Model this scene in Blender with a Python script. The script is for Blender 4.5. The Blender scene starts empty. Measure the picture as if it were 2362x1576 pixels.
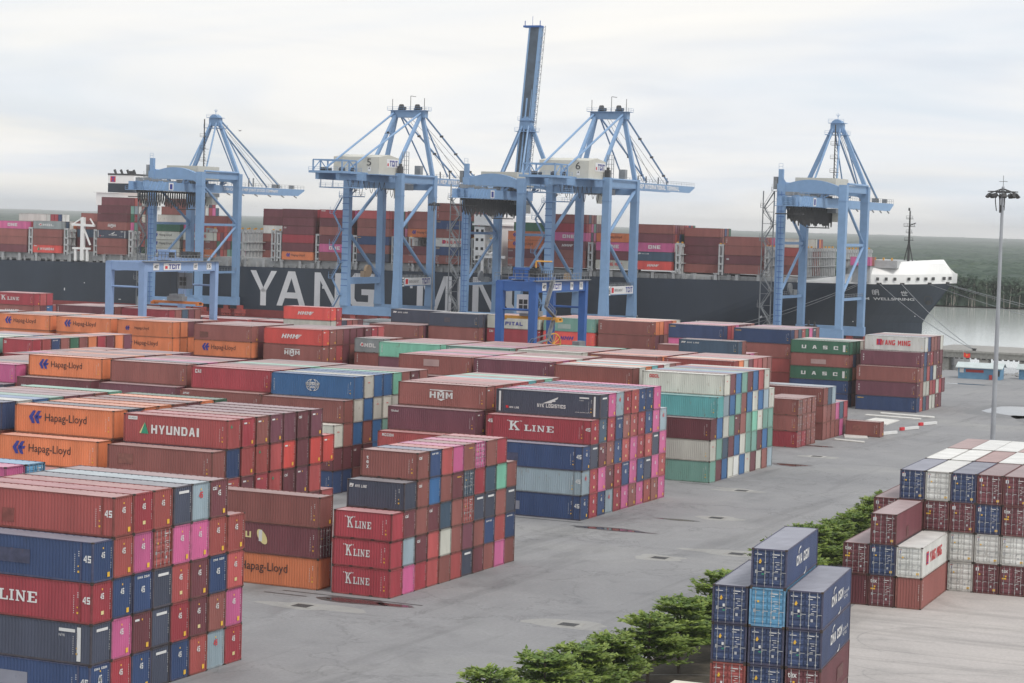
import bpy, bmesh, math, random
from mathutils import Vector, Matrix
from mathutils.bvhtree import BVHTree
import numpy as np
R = math.radians
random.seed(7)
sc = bpy.context.scene
HAZE = 7.0e-5
# ---------------------------------------------------------------- camera, world, sun, exposure
CAM_H = 34.63
cam_d = bpy.data.cameras.new("camera"); cam = bpy.data.objects.new("camera", cam_d); sc.collection.objects.link(cam)
cam_d.sensor_width = 36.0; cam_d.lens = 36.0 * 5103.24 / 2362.0
cam_d.clip_start = 1.0; cam_d.clip_end = 60000.0
YAW, PITCH, ROLL = R(24.491), R(3.077), R(1.702)
cam.matrix_world = (Matrix.Translation((0, 0, CAM_H)) @ Matrix.Rotation(YAW, 4, 'Z')
                    @ Matrix.Rotation(math.pi / 2 - PITCH, 4, 'X') @ Matrix.Rotation(ROLL, 4, 'Z'))
sc.camera = cam
sc.view_settings.view_transform = 'Standard'; sc.view_settings.look = 'None'
sc.view_settings.exposure = 0.22; sc.view_settings.gamma = 1.0
sc.view_settings.use_curve_mapping = False
sc.cycles.max_bounces = 5; sc.cycles.diffuse_bounces = 2; sc.cycles.glossy_bounces = 2
sc.cycles.transmission_bounces = 2; sc.cycles.volume_bounces = 0; sc.cycles.transparent_max_bounces = 6
sc.cycles.use_denoising = True
SUN_DIR = Vector((0.62, -0.24, 0.90)).normalized()      # towards the sun
SUN_EL = math.asin(SUN_DIR.z); SUN_AZ = math.atan2(SUN_DIR.x, SUN_DIR.y)
world = bpy.data.worlds.new("World"); sc.world = world; world.use_nodes = True
nt = world.node_tree; nt.nodes.clear()
def N(t, tree=None, **kw):
    n = (tree or nt).nodes.new(t)
    for k, v in kw.items(): setattr(n, k, v)
    return n
out = N('ShaderNodeOutputWorld'); bg = N('ShaderNodeBackground')
sky = N('ShaderNodeTexSky', sky_type='NISHITA', sun_disc=False)
sky.sun_elevation = SUN_EL; sky.sun_rotation = SUN_AZ; sky.dust_density = 2.0
sm = N('ShaderNodeVectorMath', operation='SCALE'); sm.inputs['Scale'].default_value = 0.12
nt.links.new(sky.outputs[0], sm.inputs[0])
geo = N('ShaderNodeTexCoord'); sep = N('ShaderNodeSeparateXYZ'); nt.links.new(geo.outputs['Generated'], sep.inputs[0])
za = N('ShaderNodeMath', operation='MAXIMUM'); za.inputs[1].default_value = 0.0; nt.links.new(sep.outputs[2], za.inputs[0])
zb = N('ShaderNodeMath', operation='ADD'); zb.inputs[1].default_value = 0.10; nt.links.new(za.outputs[0], zb.inputs[0])
dx = N('ShaderNodeMath', operation='DIVIDE'); dy = N('ShaderNodeMath', operation='DIVIDE')
nt.links.new(sep.outputs[0], dx.inputs[0]); nt.links.new(zb.outputs[0], dx.inputs[1])
nt.links.new(sep.outputs[1], dy.inputs[0]); nt.links.new(zb.outputs[0], dy.inputs[1])
cmb = N('ShaderNodeCombineXYZ'); nt.links.new(dx.outputs[0], cmb.inputs[0]); nt.links.new(dy.outputs[0], cmb.inputs[1])
def wnoise(scale, det, off, rough=0.55):
    mp = N('ShaderNodeMapping'); mp.inputs['Location'].default_value = off
    nt.links.new(cmb.outputs[0], mp.inputs[0])
    n = N('ShaderNodeTexNoise'); n.inputs['Scale'].default_value = scale; n.inputs['Detail'].default_value = det
    n.inputs['Roughness'].default_value = rough; n.inputs['Distortion'].default_value = 0.6
    nt.links.new(mp.outputs[0], n.inputs['Vector']); return n
def ramp(src, stops, tree=None):
    r = N('ShaderNodeValToRGB', tree); cr = r.color_ramp
    while len(cr.elements) > 1: cr.elements.remove(cr.elements[-1])
    cr.elements[0].position = stops[0][0]; cr.elements[0].color = stops[0][1]
    for p, c in stops[1:]:
        e = cr.elements.new(p); e.color = c
    (tree or nt).links.new(src, r.inputs[0]); return r
n1 = wnoise(0.42, 4, (3.1, 1.7, 0)); n2 = wnoise(1.1, 6, (9.3, 4.2, 2.0)); n3 = wnoise(0.3, 3, (1.5, 8.6, 5.0))
c1 = ramp(n1.outputs[0], [(0.34, (0.66, 0.73, 0.80, 1)), (0.44, (0.76, 0.79, 0.83, 1)), (0.54, (0.845, 0.842, 0.832, 1)), (0.68, (0.915, 0.89, 0.84, 1))])
c2 = ramp(n2.outputs[0], [(0.34, (0.93, 0.94, 0.955, 1)), (0.50, (0.99, 0.99, 0.99, 1)), (0.66, (1.02, 1.015, 1.005, 1))])
mul = N('ShaderNodeMix', data_type='RGBA', blend_type='MULTIPLY'); mul.inputs[0].default_value = 1.0
nt.links.new(c1.outputs[0], mul.inputs[6]); nt.links.new(c2.outputs[0], mul.inputs[7])
cov = ramp(n3.outputs[0], [(0.32, (0.80, 0.80, 0.80, 1)), (0.46, (0.97, 0.97, 0.97, 1)), (1.0, (1, 1, 1, 1))])
mx = N('ShaderNodeMix', data_type='RGBA'); nt.links.new(cov.outputs[0], mx.inputs[0])
nt.links.new(sm.outputs[0], mx.inputs[6]); nt.links.new(mul.outputs[2], mx.inputs[7])
nt.links.new(mx.outputs[2], bg.inputs[0]); bg.inputs[1].default_value = 1.0
nt.links.new(bg.outputs[0], out.inputs[0])
sun_d = bpy.data.lights.new("sun", 'SUN'); sun_d.energy = 1.5; sun_d.angle = R(14); sun_d.color = (1.0, 0.955, 0.89)
sun = bpy.data.objects.new("sun", sun_d); sc.collection.objects.link(sun)
sun.rotation_euler = SUN_DIR.to_track_quat('Z', 'Y').to_euler(); sun.location = (0, 0, 150)

# ---------------------------------------------------------------- helpers
COL = sc.collection
def lin(c): 
    c = c / 255.0
    return c / 12.92 if c <= 0.04045 else ((c + 0.055) / 1.055) ** 2.4
def srgb(r, g, b, k=1.0, cap=0.9): return tuple(min(cap, lin(v) * k) for v in (r, g, b))
def mat(name, col, rough=0.6, metal=0.0, var=0.12, nscale=0.6, dirt=0.0, dirtcol=(0.16, 0.09, 0.05), spec=0.5, streak=False):
    m = bpy.data.materials.new(name); m.use_nodes = True; t = m.node_tree; b = t.nodes['Principled BSDF']
    b.inputs['Roughness'].default_value = rough; b.inputs['Metallic'].default_value = metal
    b.inputs['Specular IOR Level'].default_value = spec
    rgb = N('ShaderNodeRGB', t); rgb.outputs[0].default_value = (*col, 1)
    oi = N('ShaderNodeObjectInfo', t); at = N('ShaderNodeAttribute', t, attribute_name='tint')
    g = N('ShaderNodeNewGeometry', t)
    add = N('ShaderNodeMath', t, operation='ADD'); t.links.new(oi.outputs['Random'], add.inputs[0]); t.links.new(at.outputs['Fac'], add.inputs[1])
    fr = N('ShaderNodeMath', t, operation='FRACT'); t.links.new(add.outputs[0], fr.inputs[0])
    nz = N('ShaderNodeTexNoise', t); nz.inputs['Scale'].default_value = nscale; nz.inputs['Detail'].default_value = 5
    if streak:
        mp = N('ShaderNodeMapping', t); mp.inputs['Scale'].default_value = (1, 1, 0.25)
        t.links.new(g.outputs['Position'], mp.inputs[0]); t.links.new(mp.outputs[0], nz.inputs['Vector'])
    else: t.links.new(g.outputs['Position'], nz.inputs['Vector'])
    v1 = N('ShaderNodeMapRange', t); v1.inputs[1].default_value = 0; v1.inputs[2].default_value = 1
    v1.inputs[3].default_value = 1 - var; v1.inputs[4].default_value = 1 + var
    t.links.new(fr.outputs[0], v1.inputs[0])
    v2 = N('ShaderNodeMapRange', t); v2.inputs[1].default_value = .3; v2.inputs[2].default_value = .7
    v2.inputs[3].default_value = 1 - var; v2.inputs[4].default_value = 1 + var * 0.8
    t.links.new(nz.outputs[0], v2.inputs[0])
    mm = N('ShaderNodeMath', t, operation='MULTIPLY'); t.links.new(v1.outputs[0], mm.inputs[0]); t.links.new(v2.outputs[0], mm.inputs[1])
    vs = N('ShaderNodeVectorMath', t, operation='SCALE'); t.links.new(rgb.outputs[0], vs.inputs[0]); t.links.new(mm.outputs[0], vs.inputs['Scale'])
    last = vs.outputs[0]
    if dirt > 0:
        nd = N('ShaderNodeTexNoise', t); nd.inputs['Scale'].default_value = 1.7; nd.inputs['Detail'].default_value = 8; nd.inputs['Roughness'].default_value = .7
        mp2 = N('ShaderNodeMapping', t); mp2.inputs['Scale'].default_value = (1, 1, 0.35)
        t.links.new(g.outputs['Position'], mp2.inputs[0]); t.links.new(mp2.outputs[0], nd.inputs['Vector'])
        dr = ramp(nd.outputs[0], [(0.60, (0, 0, 0, 1)), (0.74, (dirt, dirt, dirt, 1))], t)
        mxx = N('ShaderNodeMix', t, data_type='RGBA'); t.links.new(dr.outputs[0], mxx.inputs[0]); t.links.new(last, mxx.inputs[6])
        mxx.inputs[7].default_value = (*dirtcol, 1); last = mxx.outputs[2]
    t.links.new(last, b.inputs['Base Color'])
    return m
class MB:
    """collects polygons for one mesh"""
    def __init__(s): s.v = []; s.f = []; s.m = []; s.mi = 0; s.tint = []
    def quad(s, *p, mi=None):
        i = len(s.v); s.v += [tuple(q) for q in p]; s.f.append(tuple(range(i, i + len(p)))); s.m.append(s.mi if mi is None else mi)
    def box(s, x0, y0, z0, x1, y1, z1, mi=None, skip=''):
        i = len(s.v)
        s.v += [(x0, y0, z0), (x1, y0, z0), (x1, y1, z0), (x0, y1, z0), (x0, y0, z1), (x1, y0, z1), (x1, y1, z1), (x0, y1, z1)]
        F = {'b': (0, 3, 2, 1), 't': (4, 5, 6, 7), 'f': (0, 1, 5, 4), 'r': (1, 2, 6, 5), 'k': (2, 3, 7, 6), 'l': (3, 0, 4, 7)}
        for k, f in F.items():
            if k in skip: continue
            s.f.append(tuple(i + j for j in f)); s.m.append(s.mi if mi is None else mi)
    def beam(s, p, q, w, h=None, mi=None, up=(0, 0, 1), w2=None, h2=None):
        p = Vector(p); q = Vector(q); d = q - p; h = w if h is None else h
        if d.length < 1e-6: return
        w2 = w if w2 is None else w2; h2 = h if h2 is None else h2
        d.normalize(); u = Vector(up)
        if abs(d.dot(u)) > 0.97: u = Vector((0, 1, 0))
        a = d.cross(u).normalized(); b = a.cross(d).normalized(); i = len(s.v)
        for c, ww, hh in ((p, w, h), (q, w2, h2)):
            for sa, sb in ((-1, -1), (1, -1), (1, 1), (-1, 1)): s.v.append(tuple(c + a * (sa * ww / 2) + b * (sb * hh / 2)))
        for f in ((0, 1, 5, 4), (1, 2, 6, 5), (2, 3, 7, 6), (3, 0, 4, 7), (3, 2, 1, 0), (4, 5, 6, 7)):
            s.f.append(tuple(i + j for j in f)); s.m.append(s.mi if mi is None else mi)
    def tube(s, p, q, r, r2=None, n=8, mi=None, cap=True):
        p = Vector(p); q = Vector(q); d = q - p
        if d.length < 1e-6: return
        r2 = r if r2 is None else r2; d.normalize(); u = Vector((0, 0, 1)) if abs(d.z) < .9 else Vector((0, 1, 0))
        a = d.cross(u).normalized(); b = a.cross(d).normalized(); i = len(s.v)
        for c, rr in ((p, r), (q, r2)):
            for k in range(n):
                t = 2 * math.pi * k / n; s.v.append(tuple(c + a * (math.cos(t) * rr) + b * (math.sin(t) * rr)))
        for k in range(n):
            j = (k + 1) % n; s.f.append((i + k, i + j, i + n + j, i + n + k)); s.m.append(s.mi if mi is None else mi)
        if cap:
            s.f.append(tuple(i + n + k for k in range(n))); s.m.append(s.mi if mi is None else mi)
            s.f.append(tuple(i + k for k in reversed(range(n)))); s.m.append(s.mi if mi is None else mi)
    def path(s, pts, r, n=5, mi=None):
        for a, b in zip(pts[:-1], pts[1:]): s.tube(a, b, r, n=n, mi=mi, cap=False)
    def mesh(s, name, mats):
        me = bpy.data.meshes.new(name); me.from_pydata(s.v, [], s.f)
        for m in mats: me.materials.append(m)
        if len(mats) > 1: me.polygons.foreach_set('material_index', s.m)
        me.update(); return me
    def build(s, name, mats, parent=None, smooth=False):
        mats = mats if isinstance(mats, (list, tuple)) else [mats]
        me = s.mesh(name, mats); o = bpy.data.objects.new(name, me); COL.objects.link(o)
        if parent: o.parent = parent
        if smooth: me.polygons.foreach_set('use_smooth', [True] * len(me.polygons))
        return o
def tag(o, label=None, cat=None, group=None, kind=None):
    if label: o['label'] = label
    if cat: o['category'] = cat
    if group: o['group'] = group
    if kind: o['kind'] = kind
    return o
def thing(name, label, cat, loc=(0, 0, 0), rz=0.0, group=None):
    o = bpy.data.objects.new(name, None); COL.objects.link(o); o.location = loc; o.rotation_euler = (0, 0, rz)
    o.empty_display_size = 0.5
    return tag(o, label, cat, group)
def link(name, me, parent, loc=(0, 0, 0)):
    o = bpy.data.objects.new(name, me); COL.objects.link(o); o.parent = parent; o.location = loc; return o
_tc = {}
def text_geo(txt, bold=0.0, shear=0.0, spacing=1.0):
    """triangles of a line of text, scaled so that capitals are 1 high"""
    key = (txt, bold, shear, spacing)
    if key not in _tc:
        c = bpy.data.curves.new('t', 'FONT'); c.body = txt; c.offset = bold; c.shear = shear; c.space_character = spacing
        c.resolution_u = 3; c.fill_mode = 'FRONT'
        o = bpy.data.objects.new('t', c); COL.objects.link(o); bpy.context.view_layer.update()
        dg = bpy.context.evaluated_depsgraph_get(); me = o.evaluated_get(dg).to_mesh()
        v = [tuple(x.co)[:2] for x in me.vertices]; f = [tuple(p.vertices) for p in me.polygons]
        o.evaluated_get(dg).to_mesh_clear(); COL.objects.unlink(o); bpy.data.objects.remove(o); bpy.data.curves.remove(c)
        if not v: v = [(0, 0), (1, 0), (1, 1)]; f = [(0, 1, 2)]
        x0 = min(a for a, b in v); x1 = max(a for a, b in v); y0 = min(b for a, b in v); y1 = max(b for a, b in v)
        v = [((a - x0), (b - y0)) for a, b in v]; _tc[key] = (v, f, x1 - x0, y1 - y0)
    return _tc[key]
def put_text(mb, txt, place, w, h, mi=0, **kw):
    """place(u,v) -> 3D; the text is fitted to w x h metres with its lower left at (0,0)"""
    v, f, tw, th = text_geo(txt, **kw); i = len(mb.v)
    mb.v += [tuple(place(a / tw * w, b / th * h)) for a, b in v]
    for q in f: mb.f.append(tuple(i + j for j in q)); mb.m.append(mi)
def put_poly(mb, place, pts, mi=0):
    i = len(mb.v); mb.v += [tuple(place(a, b)) for a, b in pts]; mb.f.append(tuple(range(i, i + len(pts)))); mb.m.append(mi)
def slab(mb, place, ch, x, y, w, h, mi=0):
    """slab serif capitals drawn as polygons"""
    def P(*pts): put_poly(mb, place, [(x + a * w, y + b * h) for a, b in pts], mi)
    def rc(a, b, c, d): P((a, b), (c, b), (c, d), (a, d))
    if ch == 'K':
        rc(.12, .1, .34, .9); rc(0, 0, .46, .1); rc(0, .9, .46, 1); P((.34, .36), (.46, .50), (.80, .90), (.60, .90), (.34, .58)); P((.462, .495), (.76, .10), (1.0, .10), (.60, .655))
        rc(.56, .9, .96, 1); rc(.62, 0, 1.08, .1)
    if ch == 'L': rc(.14, .13, .42, .88); rc(0, .88, .58, 1); rc(0, 0, 1, .13); rc(.84, .13, 1, .36)
    if ch == 'I': rc(.28, .12, .72, .88); rc(0, .88, 1, 1); rc(0, 0, 1, .12)
    if ch == 'N': rc(.1, .1, .26, .9); rc(.78, 0, .92, .9); P((.26, .90), (.26, .62), (.74, 0), (.78, 0), (.78, .26), (.34, .90)); rc(0, 0, .38, .1); rc(0, .9, .34, 1); rc(.64, .9, 1.04, 1)
    if ch == 'E': rc(.14, .13, .42, .87); rc(0, .87, 1, 1); rc(0, 0, 1, .13); rc(.42, .44, .76, .56); rc(.84, .13, 1, .34); rc(.84, .68, 1, .87)

def block(ch, k, v):
    """capital letters and figures as non-overlapping polygons in a unit box; k, v: stroke width across and up"""
    r = lambda a, b, c, d: [(a, b), (c, b), (c, d), (a, d)]
    m = (1 - v) / 2; n = (1 + v) / 2; h = k / 2
    return {
     'A': [[(0, 0), (k, 0), (.5, .80), (.5, 1), (.5 - k * .6, 1)], [(1 - k, 0), (1, 0), (.5 + k * .6, 1), (.5, 1), (.5, .80)], [(.5 - (.5 - k) * .70, .24), (.5 + (.5 - k) * .70, .24), (.5 + (.5 - k) * .5, .24 + v), (.5 - (.5 - k) * .5, .24 + v)]],
     'C': [r(0, v, k, 1 - v), r(0, 0, 1, v), r(0, 1 - v, 1, 1), r(1 - k, v, 1, v + .16), r(1 - k, 1 - v - .16, 1, 1 - v)],
     'D': [r(0, 0, k, 1), r(k, 0, .75, v), r(k, 1 - v, .75, 1), [(.75, 0), (1, .25), (1 - k, .32), (.75, v)], r(1 - k, .32, 1, .68), [(1 - k, .68), (1, .75), (.75, 1), (.75, 1 - v)], [(1, .25), (1, .32), (1 - k, .32)], [(1, .75), (1 - k, .68), (1, .68)]],
     'E': [r(0, 0, k, 1), r(k, 0, 1, v), r(k, 1 - v, 1, 1), r(k, m, .85, n)],
     'F': [r(0, 0, k, 1), r(k, 1 - v, 1, 1), r(k, m, .85, n)],
     'G': [r(0, v, k, 1 - v), r(0, 0, 1, v), r(0, 1 - v, 1, 1), r(1 - k, v, 1, .5), r(.55, .5 - v, 1 - k, .5)],
     'H': [r(0, 0, k, 1), r(1 - k, 0, 1, 1), r(k, m, 1 - k, n)],
     'I': [r(.5 - h, 0, .5 + h, 1)],
     'K': [r(0, 0, k, 1), [(k, .40), (k, .62), (1 - k * 1.2, 1), (1, 1)], [(k + .08, .48), (k + .25, .58), (1, 0), (1 - k * 1.25, 0)]],
     'L': [r(0, 0, k, 1), r(k, 0, 1, v)],
     'M': [r(0, 0, k, 1), r(1 - k, 0, 1, 1), [(k, 1), (k, .66), (.5, .18), (.5, .50)], [(1 - k, 1), (.5, .50), (.5, .18), (1 - k, .66)]],
     'N': [r(0, 0, k, 1), r(1 - k, 0, 1, 1), [(k, 1), (k, .66), (1 - k, 0), (1 - k, .34)]],
     'O': [r(0, v, k, 1 - v), r(1 - k, v, 1, 1 - v), r(0, 0, 1, v), r(0, 1 - v, 1, 1)],
     'P': [r(0, 0, k, 1), r(k, 1 - v, 1, 1), r(k, .45, 1, .45 + v), r(1 - k, .45 + v, 1, 1 - v)],
     'R': [r(0, 0, k, 1), r(k, 1 - v, 1, 1), r(k, .45, 1, .45 + v), r(1 - k, .45 + v, 1, 1 - v), [(.45, .45), (.45 + k, .45), (1, 0), (1 - k, 0)]],
     'S': [r(0, 0, 1, v), r(0, 1 - v, 1, 1), r(0, m, 1, n), r(0, n, k, 1 - v), r(1 - k, v, 1, m)],
     'T': [r(0, 1 - v, 1, 1), r(.5 - h, 0, .5 + h, 1 - v)],
     'U': [r(0, 0, 1, v), r(0, v, k, 1), r(1 - k, v, 1, 1)],
     'Y': [[(0, 1), (k, 1), (.5, .58), (.5, .45), (.5 - h, .40)], [(1 - k, 1), (1, 1), (.5 + h, .40), (.5, .45), (.5, .58)], [(.5 - h, 0), (.5 + h, 0), (.5 + h, .40), (.5, .45), (.5 - h, .40)]],
     '4': [r(.62, 0, .62 + k, 1), r(0, .24, .62, .24 + v), [(0, .24 + v), (k, .24 + v), (.62, .80), (.62, 1)]],
     '5': [r(0, 1 - v, 1, 1), r(0, .60, k, 1 - v), r(0, .60 - v, 1, .60), r(1 - k, v, 1, .60 - v), r(0, 0, 1, v)],
    }[ch]
def put_block(mb, txt, place, w, h, mi=0, shear=0.0, **kw):
    ws = [(.42 if c == 'I' else .5 if c == ' ' else 1.12 if c == 'M' else 1.0) for c in txt]; gap = .24; tot = sum(ws) + gap * (len(ws) - 1); x = 0
    for c, q in zip(txt, ws):
        if c != ' ':
            cw = q / tot * w; st = min(.34 if c != 'M' else .27, .30 / q if q < 1 else .30); st = .9 if c == 'I' else st
            for pg in block(c, st, .22): put_poly(mb, place, [(x + a * cw + shear * b * h, b * h) for a, b in pg], mi)
        x += (q + gap) / tot * w
_txt0 = put_text
def put_text(mb, txt, place, w, h, mi=0, **kw):
    if kw.get('bold') and all(c in ' ACDEFGHIKLMNOPRSTUY45' for c in txt): return put_block(mb, txt, place, w, h, mi, shear=kw.get('shear', 0.0))
    return _txt0(mb, txt, place, w, h, mi, **kw)
# ---------------------------------------------------------------- containers
PAL = {  # code: (words, displayed colour of a shaded wall)
 'R': ('crimson', (154, 48, 60)), 'r': ('brick red', (152, 68, 64)), 'n': ('brown', (136, 78, 72)), 'm': ('maroon', (104, 52, 60)),
 'M': ('plum maroon', (112, 62, 76)), 'o': ('orange', (204, 114, 66)), 'x': ('bright red', (204, 70, 62)), 's': ('salmon red', (168, 72, 72)),
 'b': ('deep blue', (42, 66, 108)), 'B': ('bright blue', (42, 98, 150)), 'k': ('slate navy', (62, 68, 86)), 'N': ('dark teal navy', (56, 78, 98)),
 'p': ('pink', (190, 84, 136)), 'g': ('grey blue', (138, 156, 166)), 'w': ('beige', (186, 186, 176)), 'W': ('white', (200, 201, 197)),
 't': ('sage green', (104, 148, 136)), 'T': ('turquoise', (88, 168, 170)), 'G': ('dark green', (48, 96, 74)), 'y': ('grey', (128, 136, 138)),
 'l': ('light blue', (82, 150, 190)), 'c': ('navy blue', (44, 62, 100)), 'a': ('mint', (110, 176, 152)),
}
KW = 1.22
PM = {}; FM = {}; RM = {}; PN = list(PAL)
for k_, (w_, c_) in PAL.items():
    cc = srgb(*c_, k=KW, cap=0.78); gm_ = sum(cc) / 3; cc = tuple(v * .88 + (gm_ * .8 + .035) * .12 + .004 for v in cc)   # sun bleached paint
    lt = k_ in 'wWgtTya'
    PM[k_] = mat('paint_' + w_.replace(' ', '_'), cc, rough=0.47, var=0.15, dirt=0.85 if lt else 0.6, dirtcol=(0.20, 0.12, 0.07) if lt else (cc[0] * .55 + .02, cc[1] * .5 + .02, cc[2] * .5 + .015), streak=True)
    RM[k_] = mat('roof_' + w_.replace(' ', '_'), tuple(v * .58 + d_ * .42 for v, d_ in zip(cc, (.56, .53, .52))), spec=.32, rough=0.48, var=0.13, nscale=.5, dirt=.3, dirtcol=tuple(v * .7 for v in cc))  # roof copy: dusty chalked paint, also paled to imitate brighter light from above
    FM[k_] = mat('frame_' + w_.replace(' ', '_'), tuple(v * .62 + a for v, a in zip(cc, (.035, .02, .012))), rough=0.6, var=.25, nscale=2.5, dirt=.8)
M_CAST = mat('casting_steel', (0.05, 0.035, 0.028), rough=.7, var=.3)
M_WHITE = mat('lettering_white', (0.70, 0.70, 0.69), rough=.5, var=.05)
M_BLACK = mat('lettering_black', (0.025, 0.022, 0.028), rough=.5, var=.05)
M_HBLUE = mat('lettering_blue', (0.035, 0.045, 0.28), rough=.5, var=.05)
M_RED = mat('lettering_red', (0.62, 0.03, 0.04), rough=.5, var=.05)
M_YEL = mat('lettering_yellow', (0.80, 0.48, 0.05), rough=.5, var=.05)
M_GRN = mat('lettering_green', (0.03, 0.28, 0.16), rough=.5, var=.05)
M_CRM = mat('lettering_cream', (0.72, 0.62, 0.30), rough=.5, var=.05)
M_GREYL = mat('lettering_grey', (0.45, 0.46, 0.48), rough=.5, var=.05)
M_BAR = mat('galvanised_bar', (0.42, 0.43, 0.43), rough=.45, metal=.3, var=.2)
LM = [M_WHITE, M_BLACK, M_HBLUE, M_RED, M_YEL, M_GRN, M_CRM, M_GREYL]   # 0..7
CW = 2.438
def corr(mb, a0, a1, per, din, dout, f, z0, z1):
    """trapezoid corrugation along a; f(a,d,z)->xyz"""
    n = max(1, round((a1 - a0) / per)); st = (a1 - a0) / n; pts = []
    for i in range(n):
        s = a0 + i * st
        pts += [(s, din), (s + st * .22, din), (s + st * .36, dout), (s + st * .80, dout), (s + st * .94, din)]
    pts.append((a1, din))
    for (p, dp), (q, dq) in zip(pts[:-1], pts[1:]): mb.quad(f(p, dp, z0), f(q, dq, z0), f(q, dq, z1), f(p, dp, z1))
_bm = {}
def body_mesh(L, h, door):
    k = (L, h, door)
    if k in _bm: return _bm[k]
    b = MB()
    corr(b, -L + .12, -.12, .278, .075, .035, lambda a, d, z: (a, d, z), .16, h - .08)
    corr(b, -L + .12, -.12, .278, .075, .035, lambda a, d, z: (-L - a, CW - d, z), .16, h - .08)
    if door: b.quad((-.16, .1, .1), (-.16, CW - .1, .1), (-.16, CW - .1, h - .08), (-.16, .1, h - .08))
    else: corr(b, .14, CW - .14, .262, .085, .03, lambda a, d, z: (-d, a, z), .16, h - .1)
    b.quad((-L + .06, CW - .1, .1), (-L + .06, .1, .1), (-L + .06, .1, h - .08), (-L + .06, CW - .1, h - .08))
    n = int(L / .62)
    for i in range(n):
        s = -L + .1 + (L - .2) * i / n; e = -L + .1 + (L - .2) * (i + 1) / n; w = e - s
        P = [(s, -.035), (s + w * .55, -.035), (s + w * .65, -.06), (s + w * .9, -.06), (e, -.035)]
        for (p, dp), (q, dq) in zip(P[:-1], P[1:]): b.quad((p, .05, h + dp), (q, .05, h + dq), (q, CW - .05, h + dq), (p, CW - .05, h + dp), mi=1)
    b.quad((-L + .1, .1, .12), (-L + .1, CW - .1, .12), (-.1, CW - .1, .12), (-.1, .1, .12))
    m = b.mesh('container_body', [M_WHITE, M_WHITE]); _bm[k] = m; return m
_fm = {}
def frame_mesh(L, h, real):
    k = (L, h, real)
    if k in _fm: return _fm[k]
    b = MB(); c = .12
    xs = [(-L, -L + c), (-c, 0)]
    for x0, x1 in xs:
        for y0, y1 in ((0, c), (CW - c, CW)): b.box(x0, y0, .11, x1, y1, h - .11)
        b.box(x0, c, .03, x1, CW - c, .16); b.box(x0, c, h - .11, x1, CW - c, h - .012)
    if real > 12.5:   # 45 foot boxes carry a second post pair
        for x0 in (-.98 - c, -L + .80):
            b.box(x0, .012, .15, x0 + c, .07, h - .08)
    for y0, y1 in ((.008, .07), (CW - .07, CW - .008)):
        b.box(-L + c, y0, .03, -c, y1, .16); b.box(-L + c, y0, h - .075, -c, y1, h - .012)
    for x in (-L, -.178):
        for y in (0, CW - .162):
            for z in (0, h - .118): b.box(x - .006, y - .006, z, x + .184, y + .168, z + .118, mi=1)
    if real < 7:
        for x in (-L * .5 - 1.2, -L * .5 + .9): b.box(x, .0, .04, x + .36, .03, .15, mi=1)
    m = b.mesh('container_frame', [M_WHITE, M_CAST]); _fm[k] = m; return m
_dm = {}
def door_mesh(h):
    if h in _dm: return _dm[h]
    b = MB(); w = CW / 2 - .15
    zz = [.14 + (h - .28) * i / 5 for i in range(6)]
    b.box(-.14, 0, .14, -.10, w, h - .14)
    for i in range(5):
        z0, z1 = zz[i], zz[i + 1]; t = z1 - z0
        b.quad((-.095, .05, z0 + .06), (-.095, w - .05, z0 + .06), (-.05, w - .05, z0 + t * .28), (-.05, .05, z0 + t * .28))
        b.quad((-.05, .05, z0 + t * .28), (-.05, w - .05, z0 + t * .28), (-.05, w - .05, z1 - t * .28), (-.05, .05, z1 - t * .28))
        b.quad((-.05, .05, z1 - t * .28), (-.05, w - .05, z1 - t * .28), (-.095, w - .05, z1 - .06), (-.095, .05, z1 - .06))
    l = MB()
    l.tube((-.015, 0, .06), (-.015, 0, h - .06), .021, n=6)
    for z in (.3, h * .36, h * .64, h - .35): l.box(-.06, -.05, z, -.005, .05, z + .07)
    l.box(-.03, -.02, h * .40, .012, .34, h * .40 + .04)
    _dm[h] = (b.mesh('door', [M_WHITE]), l.mesh('locking_bar', [M_BAR])); return _dm[h]
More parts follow.
